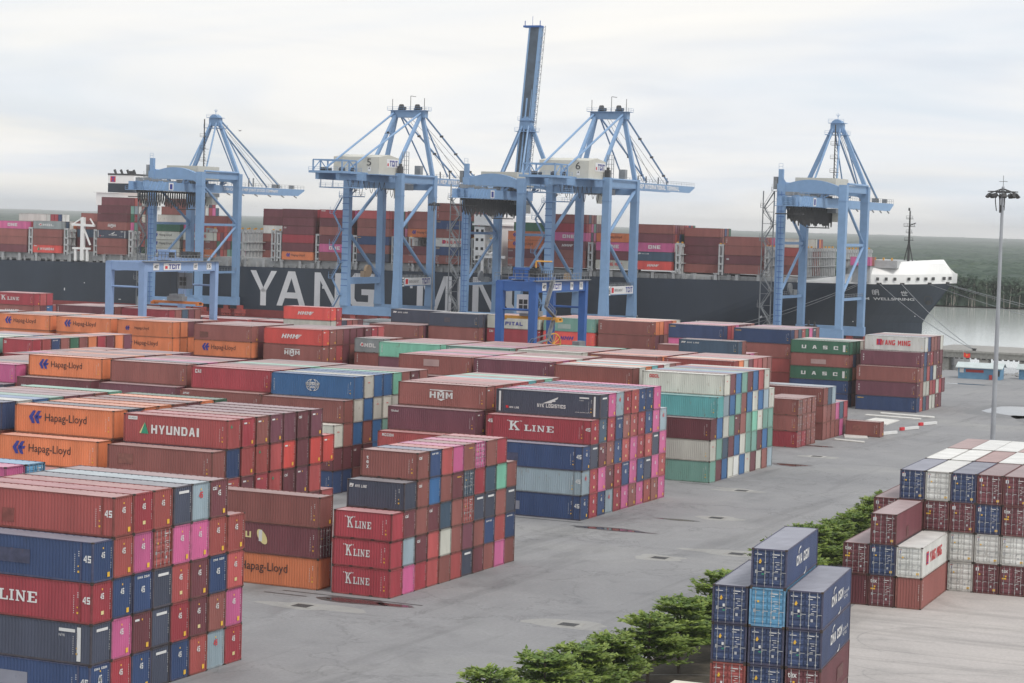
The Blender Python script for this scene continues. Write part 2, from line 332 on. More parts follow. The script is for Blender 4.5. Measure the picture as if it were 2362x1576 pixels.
# flat print
def side_place(L): return lambda u, v: (-L + u, -.002, v)        # the -Y long side, u from its left end
def far_place(L): return lambda u, v: (-u, CW + .002, v)           # the +Y long side seen from outside
def end_place(u, v): return (.004, u, v)                             # the +X end, u from its near edge
def logo(mb, key, P, L, h):
    T = lambda t, x, y, w, hh, mi=0, **kw: put_text(mb, t, lambda u, v: P(x + u, y + v), w, hh, mi, **kw)
    if key == 'kline':
        s = h / 2.6; W = L * .44; x = L * .21; y = h * .40
        T('"', x - .1, y + .95 * s, .28, .12); slab(mb, P, 'K', x + .15, y, W * .22, 1.0 * s); T('"', x + W * .26, y + .95 * s, .28, .12)
        for i, (c, o) in enumerate((('L', .36), ('I', .53), ('N', .64), ('E', .84))): slab(mb, P, c, x + W * o, y, W * (.08 if c == 'I' else .155), .66 * s)
    elif key == 'kbig':
        for i, (c, o) in enumerate((('L', 8.1), ('I', 9.05), ('N', 9.6), ('E', 10.6))): slab(mb, P, c, L - 13.7 + o - 2.4, 1.12, .4 if c == 'I' else .84, .78)
        slab(mb, P, 'K', 2.4, 1.05, 1.7, 1.4)
    elif key in ('hapag', 'hapags'):
        q = .62 if key == 'hapags' else 1.0; y = h * .36
        x = L * .145; w = L * .12 * q; hh = h * .45 * q
        def st(dx):
            put_poly(mb, P, [(x + dx, y + hh * .5), (x + dx + w * .35, y + hh), (x + dx + w * .60, y + hh), (x + dx + w * .34, y + hh * .5), (x + dx + w * .52, y), (x + dx + w * .27, y)], 2)
        st(0); st(w * .42); put_poly(mb, P, [(x + w * .6, y + hh * .62), (x + w * 1.12, y + hh * .62), (x + w * .96, y + hh * .40), (x + w * .55, y + hh * .40)], 2)
        T('Hapag-Lloyd', L * .31, y + (.04 if q == 1 else .1), L * .42 * q, h * .36 * q, 1, bold=0.0)
    elif key == 'hyundai':
        put_poly(mb, P, [(L * .17, h * .34), (L * .245, h * .34), (L * .208, h * .74)], 5)
        put_poly(mb, P, [(L * .155, h * .36), (L * .17, h * .34), (L * .208, h * .74)], 6)
        T('HYUNDAI', L * .27, h * .36, L * .46, h * .30, 0, bold=.025)
        put_poly(mb, P, [(L * .045, h * .80), (L * .135, h * .80), (L * .135, h * .92), (L * .045, h * .92)], 0)
        T('HYUNDAI', L * .05, h * .83, L * .075, h * .06, 1)
    elif key == 'hmm1':
        T('HMM', L * .30, h * .38, L * .26, h * .27, 0, bold=.02, shear=.35)
        for i in range(4): put_poly(mb, P, [(L * (.545 + .01 * i), h * (.38 + .07 * i)), (L * (.575 + .02 * i), h * (.38 + .07 * i)), (L * (.585 + .02 * i), h * (.425 + .07 * i)), (L * (.555 + .01 * i), h * (.425 + .07 * i))], 0)
    elif key == 'hmmb':
        T('HMM', L * .33, h * .38, L * .24, h * .27, 2, bold=.02, shear=.35)
    elif key == 'hmm2':
        T('HMM', L * .36, h * .38, L * .26, h * .27, 0, bold=.02)
        put_poly(mb, P, [(L * .36, h * .70), (L * .46, h * .70), (L * .49, h * .62), (L * .52, h * .70), (L * .62, h * .70), (L * .62, h * .74), (L * .36, h * .74)], 0)
        put_poly(mb, P, [(L * .44, h * .36), (L * .54, h * .36), (L * .49, h * .27)], 0)
    elif key == 'cosco':
        cx, cy, r = L * .5, h * .53, h * .27
        for rr, e in ((1.0, 1.0), (.55, 1.0), (1.0, .5)):
            n = 20
            for i in range(n):
                a, b = 2 * math.pi * i / n, 2 * math.pi * (i + 1) / n; R0, R1 = r, r * .93
                put_poly(mb, P, [(cx + R0 * rr * math.cos(a) * 1.25, cy + R0 * e * math.sin(a)), (cx + R0 * rr * math.cos(b) * 1.25, cy + R0 * e * math.sin(b)), (cx + (R0 * rr - .07) * math.cos(b) * 1.25, cy + (R0 * e - .07) * math.sin(b)), (cx + (R0 * rr - .07) * math.cos(a) * 1.25, cy + (R0 * e - .07) * math.sin(a))], 0)
        T('COSCO', cx - 1.0, cy - .02, 2.0, .34, 0, bold=.02); T('SHIPPING', cx - .9, cy - .30, 1.8, .16, 0, bold=.02)
        for i in range(6): T('FLORENS'[i], .36, h * .66 - i * .26, .16, .17)
    elif key == 'nyklog':
        T('NYK LOGISTICS', L * .40, h * .34, L * .27, h * .15, 0, bold=.02)
        put_poly(mb, P, [(L * .45, h * .50), (L * .49, h * .58), (L * .60, h * .80), (L * .59, h * .70), (L * .57, h * .66), (L * .575, h * .60), (L * .54, h * .58), (L * .54, h * .53)], 0)
        put_poly(mb, P, [(L * .03, .25), (L * .048, .25), (L * .048, h - .25), (L * .03, h - .25)], 0); put_poly(mb, P, [(L * .935, .25), (L * .953, .25), (L * .953, h - .25), (L * .935, h - .25)], 0)
        put_poly(mb, P, [(L * .10, h * .22), (L * .125, h * .22), (L * .12, h * .33), (L * .095, h * .33)], 3); T('NYK LINE', L * .135, h * .22, L * .09, h * .08, 0, bold=.02)
        put_poly(mb, P, [(L * .80, h * .80), (L * .89, h * .80), (L * .89, h * .86), (L * .80, h * .86)], 0); T('45 HIGH', L * .80, h * .70, L * .04, h * .05, 0)
        T('www.nykline.com', L * .76, h * .20, L * .14, h * .06, 0)
    elif key == 'nykp':
        put_poly(mb, P, [(L * .80, h * .78), (L * .90, h * .78), (L * .90, h * .86), (L * .80, h * .86)], 0); T('NYK', L * .80, h * .66, L * .04, h * .06, 0)
        put_poly(mb, P, [(L * .912, .25), (L * .936, .25), (L * .936, h - .25), (L * .912, h - .25)], 0)
    elif key == 'nyk':
        put_poly(mb, P, [(L * .04, h * .72), (L * .10, h * .72), (L * .12, h * .84), (L * .05, h * .86)], 0); put_poly(mb, P, [(L * .045, h * .74), (L * .08, h * .74), (L * .09, h * .80)], 3)
        T('NYK LINE', L * .14, h * .72, L * .20, h * .10, 0, bold=.02, shear=.2)
    elif key == 'one': T('ONE', L * .32, h * .34, L * .34, h * .38, 0, bold=.02)
    elif key == 'uasc':
        for i, c in enumerate('UASC'): T(c, L * (.19 + .18 * i), h * .36, L * .075, h * .27, 0, bold=.02)
        put_poly(mb, P, [(L * .885, h * .22), (L * .925, h * .22), (L * .925, h * .74), (L * .885, h * .74)], 0)
    elif key in ('yang', 'yangr'):
        x = L * (.20 if key == 'yang' else .16); d = h * .36; y = h * .36
        put_poly(mb, P, [(x, y), (x + d, y), (x + d, y + d * 1.15), (x, y + d * 1.15)], 3)
        for a, b, c, e in ((.42, .1, .58, .9), (.2, .85, .8, 1.0), (.2, .1, .8, .22)): put_poly(mb, lambda u, v: Vector(P(u, v)) + Vector((0, (Vector(P(u, v))[1] > 1) * .008 - .004, 0)), [(x + d * a, y + d * b), (x + d * c, y + d * b), (x + d * c, y + d * e), (x + d * a, y + d * e)], 2)
        T('YANG MING', L * .28 if key == 'yang' else L * .30, h * .38, L * .48, h * .34, 3, bold=.02)
    elif key == 'cai': T('CAI', L * .05, h * .70, L * .075, h * .17, 0, bold=.02)
    elif key == 'tex':
        for i, c in enumerate('tex'): T(c, .62 if L < 7 else .5, h * .66 - i * h * .17, .26, .30, 0, bold=.02)
    elif key == 'triton':
        for i, c in enumerate('TRITON'): T(c, .55, h * .80 - i * h * .10, .17, .19, 0, bold=.02)
    elif key == 'mol':
        put_poly(mb, P, [(L * .18, h * .5), (L * .24, h * .72), (L * .30, h * .66), (L * .31, h * .42), (L * .25, h * .40)], 0); put_poly(mb, lambda u, v: Vector(P(u, v)) + Vector((0, -.004, 0)), [(L * .22, h * .5), (L * .26, h * .66), (L * .30, h * .55), (L * .26, h * .45)], 3)
        T('MOL', L * .34, h * .38, L * .38, h * .27, 0, bold=.02)
    elif key == 'oocl': T('OOCL', L * .09, h * .70, L * .12, h * .16, 3, bold=.02)
    elif key == 'caru':
        T('CARU', L * .16, h * .50, L * .24, h * .20, 6, bold=.02)
        cx, cy = L * .49, h * .53
        for sg in (-1, 1):
            n = 16; a = R(35) ; pts = [(cx + sg * .10 + math.cos(t) * .42 * math.cos(a) - math.sin(t) * 1.0 * math.sin(a) * .8, cy - sg * .0 + math.cos(t) * .42 * math.sin(a) + math.sin(t) * .95 * math.cos(a) * .85 + sg * .08) for t in [2 * math.pi * i / n for i in range(n)]]
            if sg > 0: put_poly(mb, P, pts, 6)
        put_poly(mb, lambda u, v: Vector(P(u, v)) + Vector((0, -.004, 0)), [(cx - .25, cy - .35), (cx + .1, cy - .35), (cx + .1, cy + .75), (cx - .25, cy + .65)], 0)
    elif key == 'hmmlbl': T('HMM', L * .40, h * .30, L * .2, h * .3, 0, bold=.02)
    elif key == 'global': T('Global', L * .035, h * .76, L * .085, h * .09, 0, bold=.02)
    elif key == 'rcon': T('RCCON', L * .05, h * .78, L * .13, h * .12, 0, bold=.02)
    elif key == 'capt': T('CAPITAL', L * .20, h * .28, L * .5, h * .26, 2, bold=.02)
    elif key == 'dfic': T('DFIC', L * .035, h * .78, L * .075, h * .09, 0, bold=.02, shear=.3)
    elif key == 'magenta': T('matson', L * .03, h * .80, L * .10, h * .08, 4, bold=.02)
    elif key == 'cma':
        T('CMA CGM', L * .30, h * .40, L * .40, h * .26, 0, bold=.02)
        for sx, sy, g in ((.42, .74, 1), (.56, .16, -1)):
            n = 7
            for i in range(n):
                a, b = R(200 - 120 * i / n), R(200 - 120 * (i + 1) / n)
                put_poly(mb, P, [(L * sx + g * .8 * math.cos(a), h * sy + g * .34 * math.sin(a)), (L * sx + g * .8 * math.cos(b), h * sy + g * .34 * math.sin(b)), (L * sx + g * .62 * math.cos(b), h * sy + g * .22 * math.sin(b)), (L * sx + g * .62 * math.cos(a), h * sy + g * .22 * math.sin(a))], 0)
    elif key == 'cma2': logo(mb, 'cma', P, L, h); T('EcoLine 40', L * .74, h * .44, L * .17, h * .10, 0); T('HC 9 ft 6', L * .74, h * .30, L * .13, h * .10, 0)
    elif key == 'tritonr':
        for i, c in enumerate('TRITON'): T(c, .45, h * .84 - i * h * .11, .17, .22, 0, bold=.02)
    elif key == 'bluelbl': put_poly(mb, P, [(L * .06, h * .48), (L * .13, h * .48), (L * .13, h * .64), (L * .06, h * .64)], 7)
LOGO_WORDS = {'kline': 'large white serif lettering', 'kbig': 'large white serif lettering', 'hapag': 'blue arrow emblem and black lettering', 'hapags': 'small blue emblem and lettering',
 'hyundai': 'green triangle and white lettering', 'hmm1': 'slanted white lettering', 'hmmb': 'slanted blue lettering', 'hmm2': 'blocky white lettering', 'cosco': 'white globe emblem',
 'nyklog': 'white wing emblem', 'nykp': 'white vertical strip', 'nyk': 'small flag emblem', 'one': 'big white lettering', 'uasc': 'widely spaced white letters', 'yang': 'red lettering and square emblem',
 'yangr': 'red lettering on its side', 'cai': 'white corner lettering', 'tex': 'stacked white letters', 'triton': 'tiny stacked letters', 'mol': 'white lettering and swirl', 'oocl': 'red corner lettering', 'caru': 'cream lettering and heart',
 'global': 'tiny white word', 'rcon': 'white corner word', 'capt': 'blue lettering', 'dfic': 'tiny slanted word', 'magenta': 'small yellow word', 'cma': 'white lettering and swooshes', 'cma2': 'white lettering and swooshes', 'tritonr': 'stacked white letters', 'bluelbl': 'grey label', 'hmmlbl': 'white lettering'}
_lg = {}
def logo_mesh(key, L, h, far):
    k = (key, L, h, far)
    if k not in _lg:
        b = MB(); logo(b, key, far_place(L) if far else side_place(L), L, h); _lg[k] = b.mesh('lettering', LM)
    return _lg[k]
def rects(mb, P, L, mi=0):
    for x, y, w, hh in L: put_poly(mb, P, [(x, y), (x + w, y), (x + w, y + hh), (x, y + hh)], mi)
_mk = {}
def marks_mesh(kind, L, h):
    k = (kind, L, h)
    if k in _mk: return _mk[k]
    b = MB(); rnd = random.Random(str(k))
    if kind[0] == 'E':     # print on a blank end
        rects(b, end_place, [(2.14, h * .30 + i * .17, .055, .075) for i in range(9) if i != 3])
        for v in kind[1:]:
            if v in '45': put_text(b, '45', lambda u, w: end_place(1.0 + u, h * .58 + w), .42, .42, 0, bold=.02)
            if v == '5': rects(b, end_place, [(1.1, h * .20, .34, .26)], 6)
            if v == 'q': put_text(b, '45', lambda u, w: end_place(.95 + u, h * .60 + w), .50, .46, 3, bold=.02)
            if v == 'k': rects(b, end_place, [(.62, h * .80, 1.35, .20)])
            if v == 'c': put_text(b, 'cai', lambda u, w: end_place(.25 + u, h * .74 + w), .62, .34, 0, bold=.02)
            if v == 'h': rects(b, end_place, [(.30, h * .80, .55, .16)])
            if v == 'o': put_text(b, 'OOCL', lambda u, w: end_place(.9 + u, h * .66 + w), .6, .14, 3, bold=.02)
            if v in '4hy' : rects(b, end_place, [(1.75, .28, .30, .34)], 4)
            if v in '45hq': rects(b, end_place, [(1.15, h * .80, .13, .13)], 4)
            if v == 'b': put_text(b, 'CMA CGM', lambda u, w: end_place(.5 + u, h * .86 + w), 1.5, .16, 0, bold=.02)
            if v == 'b': put_text(b, '45', lambda u, w: end_place(.98 + u, h * .50 + w), .46, .46, 0, bold=.02)
            if v == 'j': put_text(b, 'DFIC', lambda u, w: end_place(.4 + u, h * .84 + w), 1.3, .15, 0, bold=.02)
            if v == 'u': put_text(b, 'matson', lambda u, w: end_place(1.0 + u, h * .80 + w), .9, .16, 4, bold=.02)
            if v == 't': put_poly(b, end_place, [(.5, h * .72), (.9, h * .72), (.7, h * .84)], 5)
    elif kind[0] == 'S':   # the id column at the right end of a long side
        P = side_place(L)
        x0 = L - 1.55 if L > 12.5 else L - .95
        rects(b, P, [(x0, h * .25 + i * .15, .05, .06) for i in range(9)]); rects(b, P, [(x0 + .32, h * .64 + i * .15, .09, .06) for i in range(3)])
        rects(b, P, [(x0 + .27, h * .24, .15, .14), (x0 + .28, h * .38, .10, .10)], 4)
        if L > 12.5 and kind[1] == '4': put_text(b, '45', lambda u, w: P(L - .78 + u, h * .50 + w), .62, .5, 0, bold=.02)
        if kind[1] == '6': put_text(b, '45', lambda u, w: P(.25 + u, h * .66 + w), .6, .42, 0, bold=.02); put_text(b, '45', lambda u, w: P(L - .72 + u, h * .55 + w), .6, .42, 0, bold=.02)
    elif kind[0] == 'D':   # print on doors
        v = kind[1]; e = lambda u, w: (-.03, u, w)
        rects(b, e, [(1.42, h * .85, .50, .06), (1.42, h * .79, .30, .045), (2.1, h * .85, .07, .06)])
        rects(b, e, [(1.62 + .08 * (i % 2), h * .66 - i * .15, .30 - .08 * (i % 3), .035) for i in range(5)])
        rects(b, e, [(.52, h * .62, .14, .14)], 4); rects(b, e, [(.28, h * .36, .16, .24), (1.62, h * .22, .16, .2)], 7)
        if v == 'y': rects(b, e, [(.22, h * .76, .30, .32)]); rects(b, lambda u, w: (-.026, u, w), [(.34, h * .77, .06, .25)], 2); rects(b, lambda u, w: (-.028, u, w), [(.24, h * .88, .26, .05)], 3); rects(b, e, [(1.9, h * .10, .24, .22)], 4)
        if v == 'x': put_text(b, 'tex', lambda u, w: e(.18 + u, h * .76 + w), .62, .34, 0, bold=.02); rects(b, e, [(.22, h * .54, .42, .14)], 4)
        if v == 'g': rects(b, e, [(.25, h * .84, .45, .05), (.72, h * .44, .15, .2)]); put_poly(b, e, [(.5, h * .66), (.72, h * .66), (.61, h * .74)], 4); rects(b, e, [(.72, h * .33, .16, .10)], 5)
        if v == 'c': put_text(b, 'CAI', lambda u, w: e(.2 + u, h * .78 + w), .55, .24, 0, bold=.02)
    elif kind[0] == 'T': pass
    m = b.mesh('markings', LM) if b.v else None; _mk[k] = m; return m
ORD = ['nearest', 'second', 'third', 'fourth', 'fifth', 'sixth', 'seventh', 'eighth', 'ninth', 'tenth', 'eleventh', 'twelfth', 'thirteenth', 'fourteenth', 'fifteenth', 'sixteenth', 'seventeenth', 'eighteenth', 'nineteenth', 'twentieth']
TIER = ['ground', 'second', 'third', 'fourth', 'fifth', 'sixth', 'seventh', 'eighth']
CONT = []   # every container: dict
def add(desc, M, L, h, tier, col, code, end='', lg=None, real=None, ship=False, sidekind='0', far=False, row=None):
    CONT.append(dict(desc=desc, M=M, L=L, h=h, tier=tier, col=col, code=code, end=end, lg=lg, real=real or L, ship=ship, sk=sidekind, far=far, row=row))
def bay(desc, X, Y0, L, h, rows, logos={}, yaw=0.0, pitch=2.52, z0=0.0, jit=.05, sk='0', real=None, ship=False, org=None, hollow=None):
    """rows: from the ground up, (first column, string of codes; each code may be followed by its end print / door in brackets)"""
    rnd = random.Random(desc); base = Matrix.Translation((X, Y0, z0)) @ Matrix.Rotation(yaw, 4, 'Z')
    for t, (c0, s) in enumerate(rows):
        i = 0; c = c0
        while i < len(s):
            code = s[i]; i += 1; end = ''
            if i < len(s) and s[i] == '(':
                j = s.index(')', i); end = s[i + 1:j]; i = j + 1
            if code != '.':
                lt = logos.get((t + 1, c)); M = base @ Matrix.Translation((rnd.uniform(-jit, jit), c * pitch + rnd.uniform(-.015, .015), t * h))
                add(desc, M, L, h, t, c - c0, code, end, lt, real or L, ship, sk if not isinstance(sk, dict) else sk.get((t + 1, c), '0'))
            c += 1
H, S = 2.896, 2.591
D40, D45, D20 = 12.192, 13.716, 6.058
rf = random.Random(3)
def fill(n, pool='nnmrRMnsm'): return ''.join(rf.choice(pool) for _ in range(n))
# --- row A, the nearest, lower left
bay('nearest pyramid at the lower left', -89.3, 126.9, D45, H, [
 (0, 'b(b4)R(5)b(4)k(k)b(4)r(4)g(q)R(5)'), (0, 'k(k)p(4)m(h)k(k)R(4)m(5)n(4)p(4)'), (0, 'R(5)b(4)b(b)k(k)s(5)m(4)b(b)s(5)'),
 (0, 'b(4)r(4)p(4)r(D)p(4)p(4)r(4)r(4)'), (1, 'r(4)R(5)r(4)k(k)g(q)m(c4)')],
 {(3, 0): 'kbig', (2, 0): 'nykp'}, sk={(4, 0): '4', (5, 1): '4', (1, 0): '4', (3, 0): '4'})
bay('stack just behind the nearest pyramid', -106.4, 126.9, D40, H, [(5, 'mn'), (5, 'rm'), (5, 'rn'), (5, 'nm'), (5, 'p(0)l(D)')])
# --- row B
bay('short white lettered stack beside the puddle', -92.6, 178.0, D20, S, [
 (0, 'R(0)p(0)R(0)s(0)n(0)s(0)k(k)m(0)n(0)p(0)n(0)'), (0, 'R(0)g(0)m(c)s(0)w(0)n(0)M(0)n(0)b(j)s(0)b(j)'), (0, 'R(0)m(c)n(0)m(c)N(0)n(0)r(D)k(k)k(k)n(0)k(k)'),
 (1, 'k(0)n(c)B(0)n(0)m(u)N(D)R(0)N(0)a(0)n(0)'), (2, 'n(c)b(j)s(0)p(0)n(u)p(D)n(0)R(0)')],
 {(1, 0): 'kline', (2, 0): 'kline', (3, 0): 'kline', (4, 1): 'nyk', (5, 2): 'tex'}, pitch=2.50)
bay('three high stack left of the short boxes', -100.2, 178.2, D40, H, [(0, 'o(0)'), (0, 'm(D)'), (0, 'n(y)')], {(1, 0): 'hapag', (2, 0): 'caru'})
bay('maroon topped block behind the front stacks', -114.4, 179.3, D40, H, [
 (0, 'nnmmrmsnrr'), (0, 'nnr(h)m(h)s(h)r(t)m(c)r(h)m(h)s(t)'), (0, 'nn(0)s(h)m(h)R(h)s(t)m(c)M(h)s(0)'.replace('nn', 'nn', 1)), (1, 'n(0)b(0)s(y)r(t)s(0)x(h)m(0)x(y)x(h)'), (2, 's(t)R(h)n(h)M(h)M(0)m(c)M(h)')],
 {(5, 2): 'hyundai'}, pitch=2.72)
bay('orange topped block at the left', -128.4, 180.2, D40, H, [(0, fill(9)), (0, fill(9)), (0, fill(9)), (1, 'onrnmnon'), (2, 'okoonmoG')], {(5, 2): 'hapag', (4, 1): 'hapag'}, pitch=2.72)
bay('striped roof block at the left edge', -142.4, 180.4, D40, H, [(0, fill(9)), (0, fill(9)), (0, fill(9)), (1, 'nnrnmnon'), (2, 'cWBtMMna')], {}, pitch=2.72)
# --- row C
bay('tall pyramid beside the wide road puddle', -98.9, 237.9, D45, H, [
 (0, 'b(4)R(5)b(4)g(q)R(5)p(4)n(4)p(4)r(4)n(4)p(4)'), (0, 'g(q)R(5)p(4)m(4)R(5)b(b)p(4)b(4)k(k)p(4)s(5)'), (0, 'b(4)k(k)m(c4)n(4)b(4)s(5)p(4)R(5)s(5)k(k)p(4)'),
 (1, 'R(5)N(4)R(5)b(b)n(4)s(5)R(5)b(4)p(4)g(q)'), (2, 'k(k)p(4)g(q)R(5)s(5)b(4)b(4)p(4)')],
 {(5, 2): 'nyklog', (4, 1): 'kline'}, pitch=2.54, sk={(1, 0): '4', (3, 0): '4', (2, 0): '4', (4, 1): '6'})
bay('brown lettered stack behind the tall pyramid', -114.6, 239.5, D40, H, [(0, fill(10)), (0, fill(10)), (0, 's' + fill(9)), (1, 'M(h)nrmnsmnm'), (2, 'n(h)rnssTnan')], {(5, 2): 'hmm2', (4, 1): 'global', (3, 0): 'rcon'})
bay('blue globe stack in the middle', -134, 241.3, D40, H, [
 (0, 'b(0)b(0)n(0)B(0)n(0)'.ljust(5) + 'nmnrm'), (0, 'm(0)m(0)m(c)m(0)B(0)nmrnm'), (0, 'w(o)n(0)B(0)n(y)B(0)t(0)nnmr'), (1, 'n(0)w(0)B(0)w(o)w(o)w(0)n(0)n(0)m(0)'), (2, 'B(0)w(o)B(0)B(0)a(0)n(0)m(c)n(0)')],
 {(5, 2): 'cosco'}, pitch=2.60)
bay('crimson roofed stack left of the globe emblem', -147.2, 242.8, D40, H, [(0, fill(10)), (0, fill(10)), (0, fill(10)), (1, 'n(h)' + fill(8)), (2, 'Rssmannm')], {(5, 2): 'cai', (4, 1): 'dfic'}, pitch=2.6)
bay('pink striped stack behind the orange block', -161, 244.2, D40, H, [(0, fill(9)), (0, fill(9)), (0, fill(9)), (1, 'Mn' + fill(5)), (2, 'nkpnmR')], {}, pitch=2.6)
bay('orange fronted stack at mid left', -175, 244.9, D40, H, [(0, fill(9)), (0, fill(9)), (0, fill(9)), (1, 'm(y)n' + fill(5)), (2, 'onnomn')], {(5, 2): 'hapag', (4, 1): 'bluelbl'}, pitch=2.6)
bay('pink fronted stack at the left edge', -189, 247, D40, S, [(0, fill(9)), (0, fill(9)), (0, fill(9)), (0, 'ks' + fill(6)), (1, 'pnknnnn')], {}, pitch=2.6)
# --- row D
bay('green and beige pyramid along the road', -99.3, 284.1, D40, H, [
 (0, 't(0)m(0)B(0)w(0)W(0)B(0)w(o)m(0)w(0)n(0)g(0)'), (0, 'w(o)t(0)N(0)m(0)B(0)w(0)t(0)t(0)m(y)B(0)t(0)'), (0, 'm(y)B(0)w(0)t(0)m(h)n(0)t(0)a(0)w(o)t(0)t(0)'),
 (1, 'T(0)g(0)B(0)t(0)n(y)B(0)w(o)B(0)g(0)w(o)'), (2, 'w(o)m(y)B(0)t(0)m(y)B(0)s(0)w(o)')], {(5, 2): 'oocl'}, pitch=2.50)
bay('brown stack behind the beige lettered roof', -114, 286.9, D40, H, [(0, fill(11)), (0, fill(11)), (0, fill(11)), (1, 'ono' + fill(7)), (2, 'nToTsWnr'.replace('T', 'w', 1))], {}, pitch=2.5)
bay('plum stack in the middle distance', -128, 289.4, D40, H, [(0, fill(10)), (0, fill(10)), (0, fill(10)), (1, fill(8)), (2, 'M(h)spswnrn')], {(5, 2): 'triton'}, pitch=2.5)
bay('brown stack nearest the idle gantry', -141, 290.4, D40, H, [(0, fill(10)), (0, fill(10)), (0, fill(10)), (1, fill(8)), (2, 'nspkspnn')], {}, pitch=2.5)
bay('low roofs behind the orange fronted stack', -199.6, 285.5, D40, H, [(0, fill(9)), (0, fill(9)), (0, fill(9)), (0, 'rkpnmnoMM')], {}, pitch=2.8)
bay('short low roofs at mid left', -212.6, 285.5, D20, H, [(0, fill(9)), (0, fill(9)), (0, fill(9)), (0, 'Rkpnmnonn')], {}, pitch=2.8)
bay('ten wide mixed stack at mid left', -223, 298.8, D20, S, [(0, fill(10)), (0, fill(10)), (0, fill(10)), (0, fill(10)), (0, 'R(0)s(0)b(j)n(0)G(0)n(0)o(0)R(0)m(0)o(0)M(0)')], {(5, 0): 'cai'}, pitch=2.62)
bay('striped stack at the far left edge', -230.5, 298.8, D40, S, [(0, fill(10)), (0, fill(10)), (0, fill(10)), (0, fill(10)), (0, 'twGwbns')], {}, pitch=2.62)
# --- row E
bay('small grey lettered stack in the middle', -186, 352.8, D20, S, [(0, fill(8)), (0, fill(8)), (0, fill(8)), (0, 'n(0)n(0)R(0)N(h)nmn'), (0, 'y(0)n(0)n(0)')], {(5, 0): 'mol', (4, 0): 'triton'})
bay('red lettered pair of stacks left of centre', -194, 344.5, D40, H, [(0, fill(9)), (0, fill(9)), (0, fill(9)), (0, 'n(h)n(h)s(y)mn'), (0, 'x(h)n(h)n(0)mmm')], {(5, 0): 'hmm1', (4, 0): 'hmm2'})
bay('red roofs behind the slanted lettering', -194, 360.4, D20, H, [(0, 'nnn'), (0, 'nnm'), (0, 'rmn'), (0, 'nmn'), (0, 'm(h)R(h)s(y)')])
bay('maroon over orange stack left of centre', -208.4, 343.8, D40, H, [(0, fill(9)), (0, fill(9)), (0, fill(9)), (0, 'o(0)mnnm'), (0, 'n(y)mnnnm')], {(4, 0): 'hapag'})
bay('double orange stack left of centre', -225, 343.6, D40, H, [(0, fill(9)), (0, fill(9)), (0, fill(9)), (0, 'o(0)o(0)onn'), (0, 'o(0)o(0)mmnn')], {(4, 0): 'hapag', (5, 0): 'hapags'})
bay('orange stack with green striped roof', -238.8, 343.6, D40, H, [(0, fill(9)), (0, fill(9)), (0, fill(9)), (0, 'oonnn'), (0, 'oynoon')], {(5, 0): 'hapag'})
bay('leftmost orange stack', -252.5, 343.6, D40, H, [(0, fill(9)), (0, fill(9)), (0, fill(9)), (0, 'oonnn'), (0, 'omnyon')], {(5, 0): 'hapag', (4, 0): 'hapag'})
bay('brown stack at the distant left edge', -267.5, 343.6, D40, H, [(0, fill(9)), (0, fill(9)), (0, fill(9)), (0, 'nonnn'), (0, 'nmmgn')], {})
for i, (x, s) in enumerate(((-117, 'rowmssnn'), (-130.5, 'nosmrnnr'), (-144, 'wnsmrnna'), (-157.5, 'tnpmsnns'), (-170.8, 'anMrnns'))):
    bay(['pale striped roofs', 'rosy roofs', 'orange edged roofs', 'green edged roofs', 'mint edged roofs'][i] + ' before the blue gantry', x, 345, D40, S, [(0, fill(8)), (0, fill(8)), (0, fill(8)), (0, fill(8)), (0, s)], {(5, 0): 'magenta' if i == 1 else 'triton'})
bay('navy box stack before the green lettered stack', -137, 406, D40, S, [(0, fill(5)), (0, fill(5)), (0, 'kn' + fill(3)), (0, 'nnrpn'), (0, 'N(0)n(0)')], {(5, 0): 'nyk', (4, 0): 'nyk'})
bay('low brown roof beside the dark navy box', -150.5, 430, D40, S, [(0, fill(3)), (0, fill(3)), (0, 'knn'), (0, 'n(0)n(0)')], {(3, 0): 'nyk'})
bay('three high brown and pink block by the road', -104.6, 355.0, D40, H, [(0, 'n(0)n(0)n(0)n(0)p(0)n(0)'), (0, 'n(0)n(0)n(0)p(0)N(0)R(0)'), (0, 'n(0)N(0)g(0)')], {}, pitch=2.5)
bay('four wide stack of door ends', -104.2, 349.8, D20, S, [(-4, 'R(D)R(D)n(D)n(D)'), (-4, 'n(D)n(D)n(D)n(D)'), (-4, 'n(D)n(D)n(D)n(D)')], {(1, -4): 'cai', (2, -4): 'triton', (3, -4): 'triton'})
bay('narrow blue stack behind the beige pyramid', -111.4, 343.0, D20, S, [(0, 'N(D)N(D)'), (0, 'N(D)N(D)'), (0, 'l(D)l(D)')], {})
bay('ground beside the white kerb slab', -98.0, 367, D20, S, [(0, 'n(y)')], {})
# --- row F
bay('white topped tower at the far right', -106.0, 423.1, D40, H, [
 (0, 'b(0)s(h)N(0)M(0)w(0)w(0)m(h)m(0)'), (0, 'M(h)n(0)w(0)w(0)r(0)R(0)w(0)R(0)m(0)'), (0, 'n(h)n(0)N(0)s(0)b(0)w(0)m(h)m(h)'), (1, 'M(h)b(0)m(h)R(h)m(0)m(h)m(0)'), (2, 'W(y)b(0)n(0)n(0)m(0)w(0)')],
 {(5, 2): 'yang', (4, 1): 'tex', (3, 0): 'triton', (2, 0): 'tex', (1, 0): 'magenta'})
bay('green lettered tower left of the white topped one', -120.5, 426, D40, S, [(0, 'bnmnn'), (0, 'bmmnn'), (0, 'G(0)omnn'), (0, 'n(0)bnnn'), (0, 'G(0)GGwn')], {(5, 0): 'uasc', (3, 0): 'uasc'})
bay('navy stack with candy striped roof', -134.6, 432, D40, H, [(0, fill(8)), (0, fill(8)), (0, fill(8)), (0, 'n(0)n(h)p(0)mnn'), (0, 'b(0)n(0)N(0)s(h)G(0)p(0)k(k)n(0)')], {(5, 0): 'magenta'})
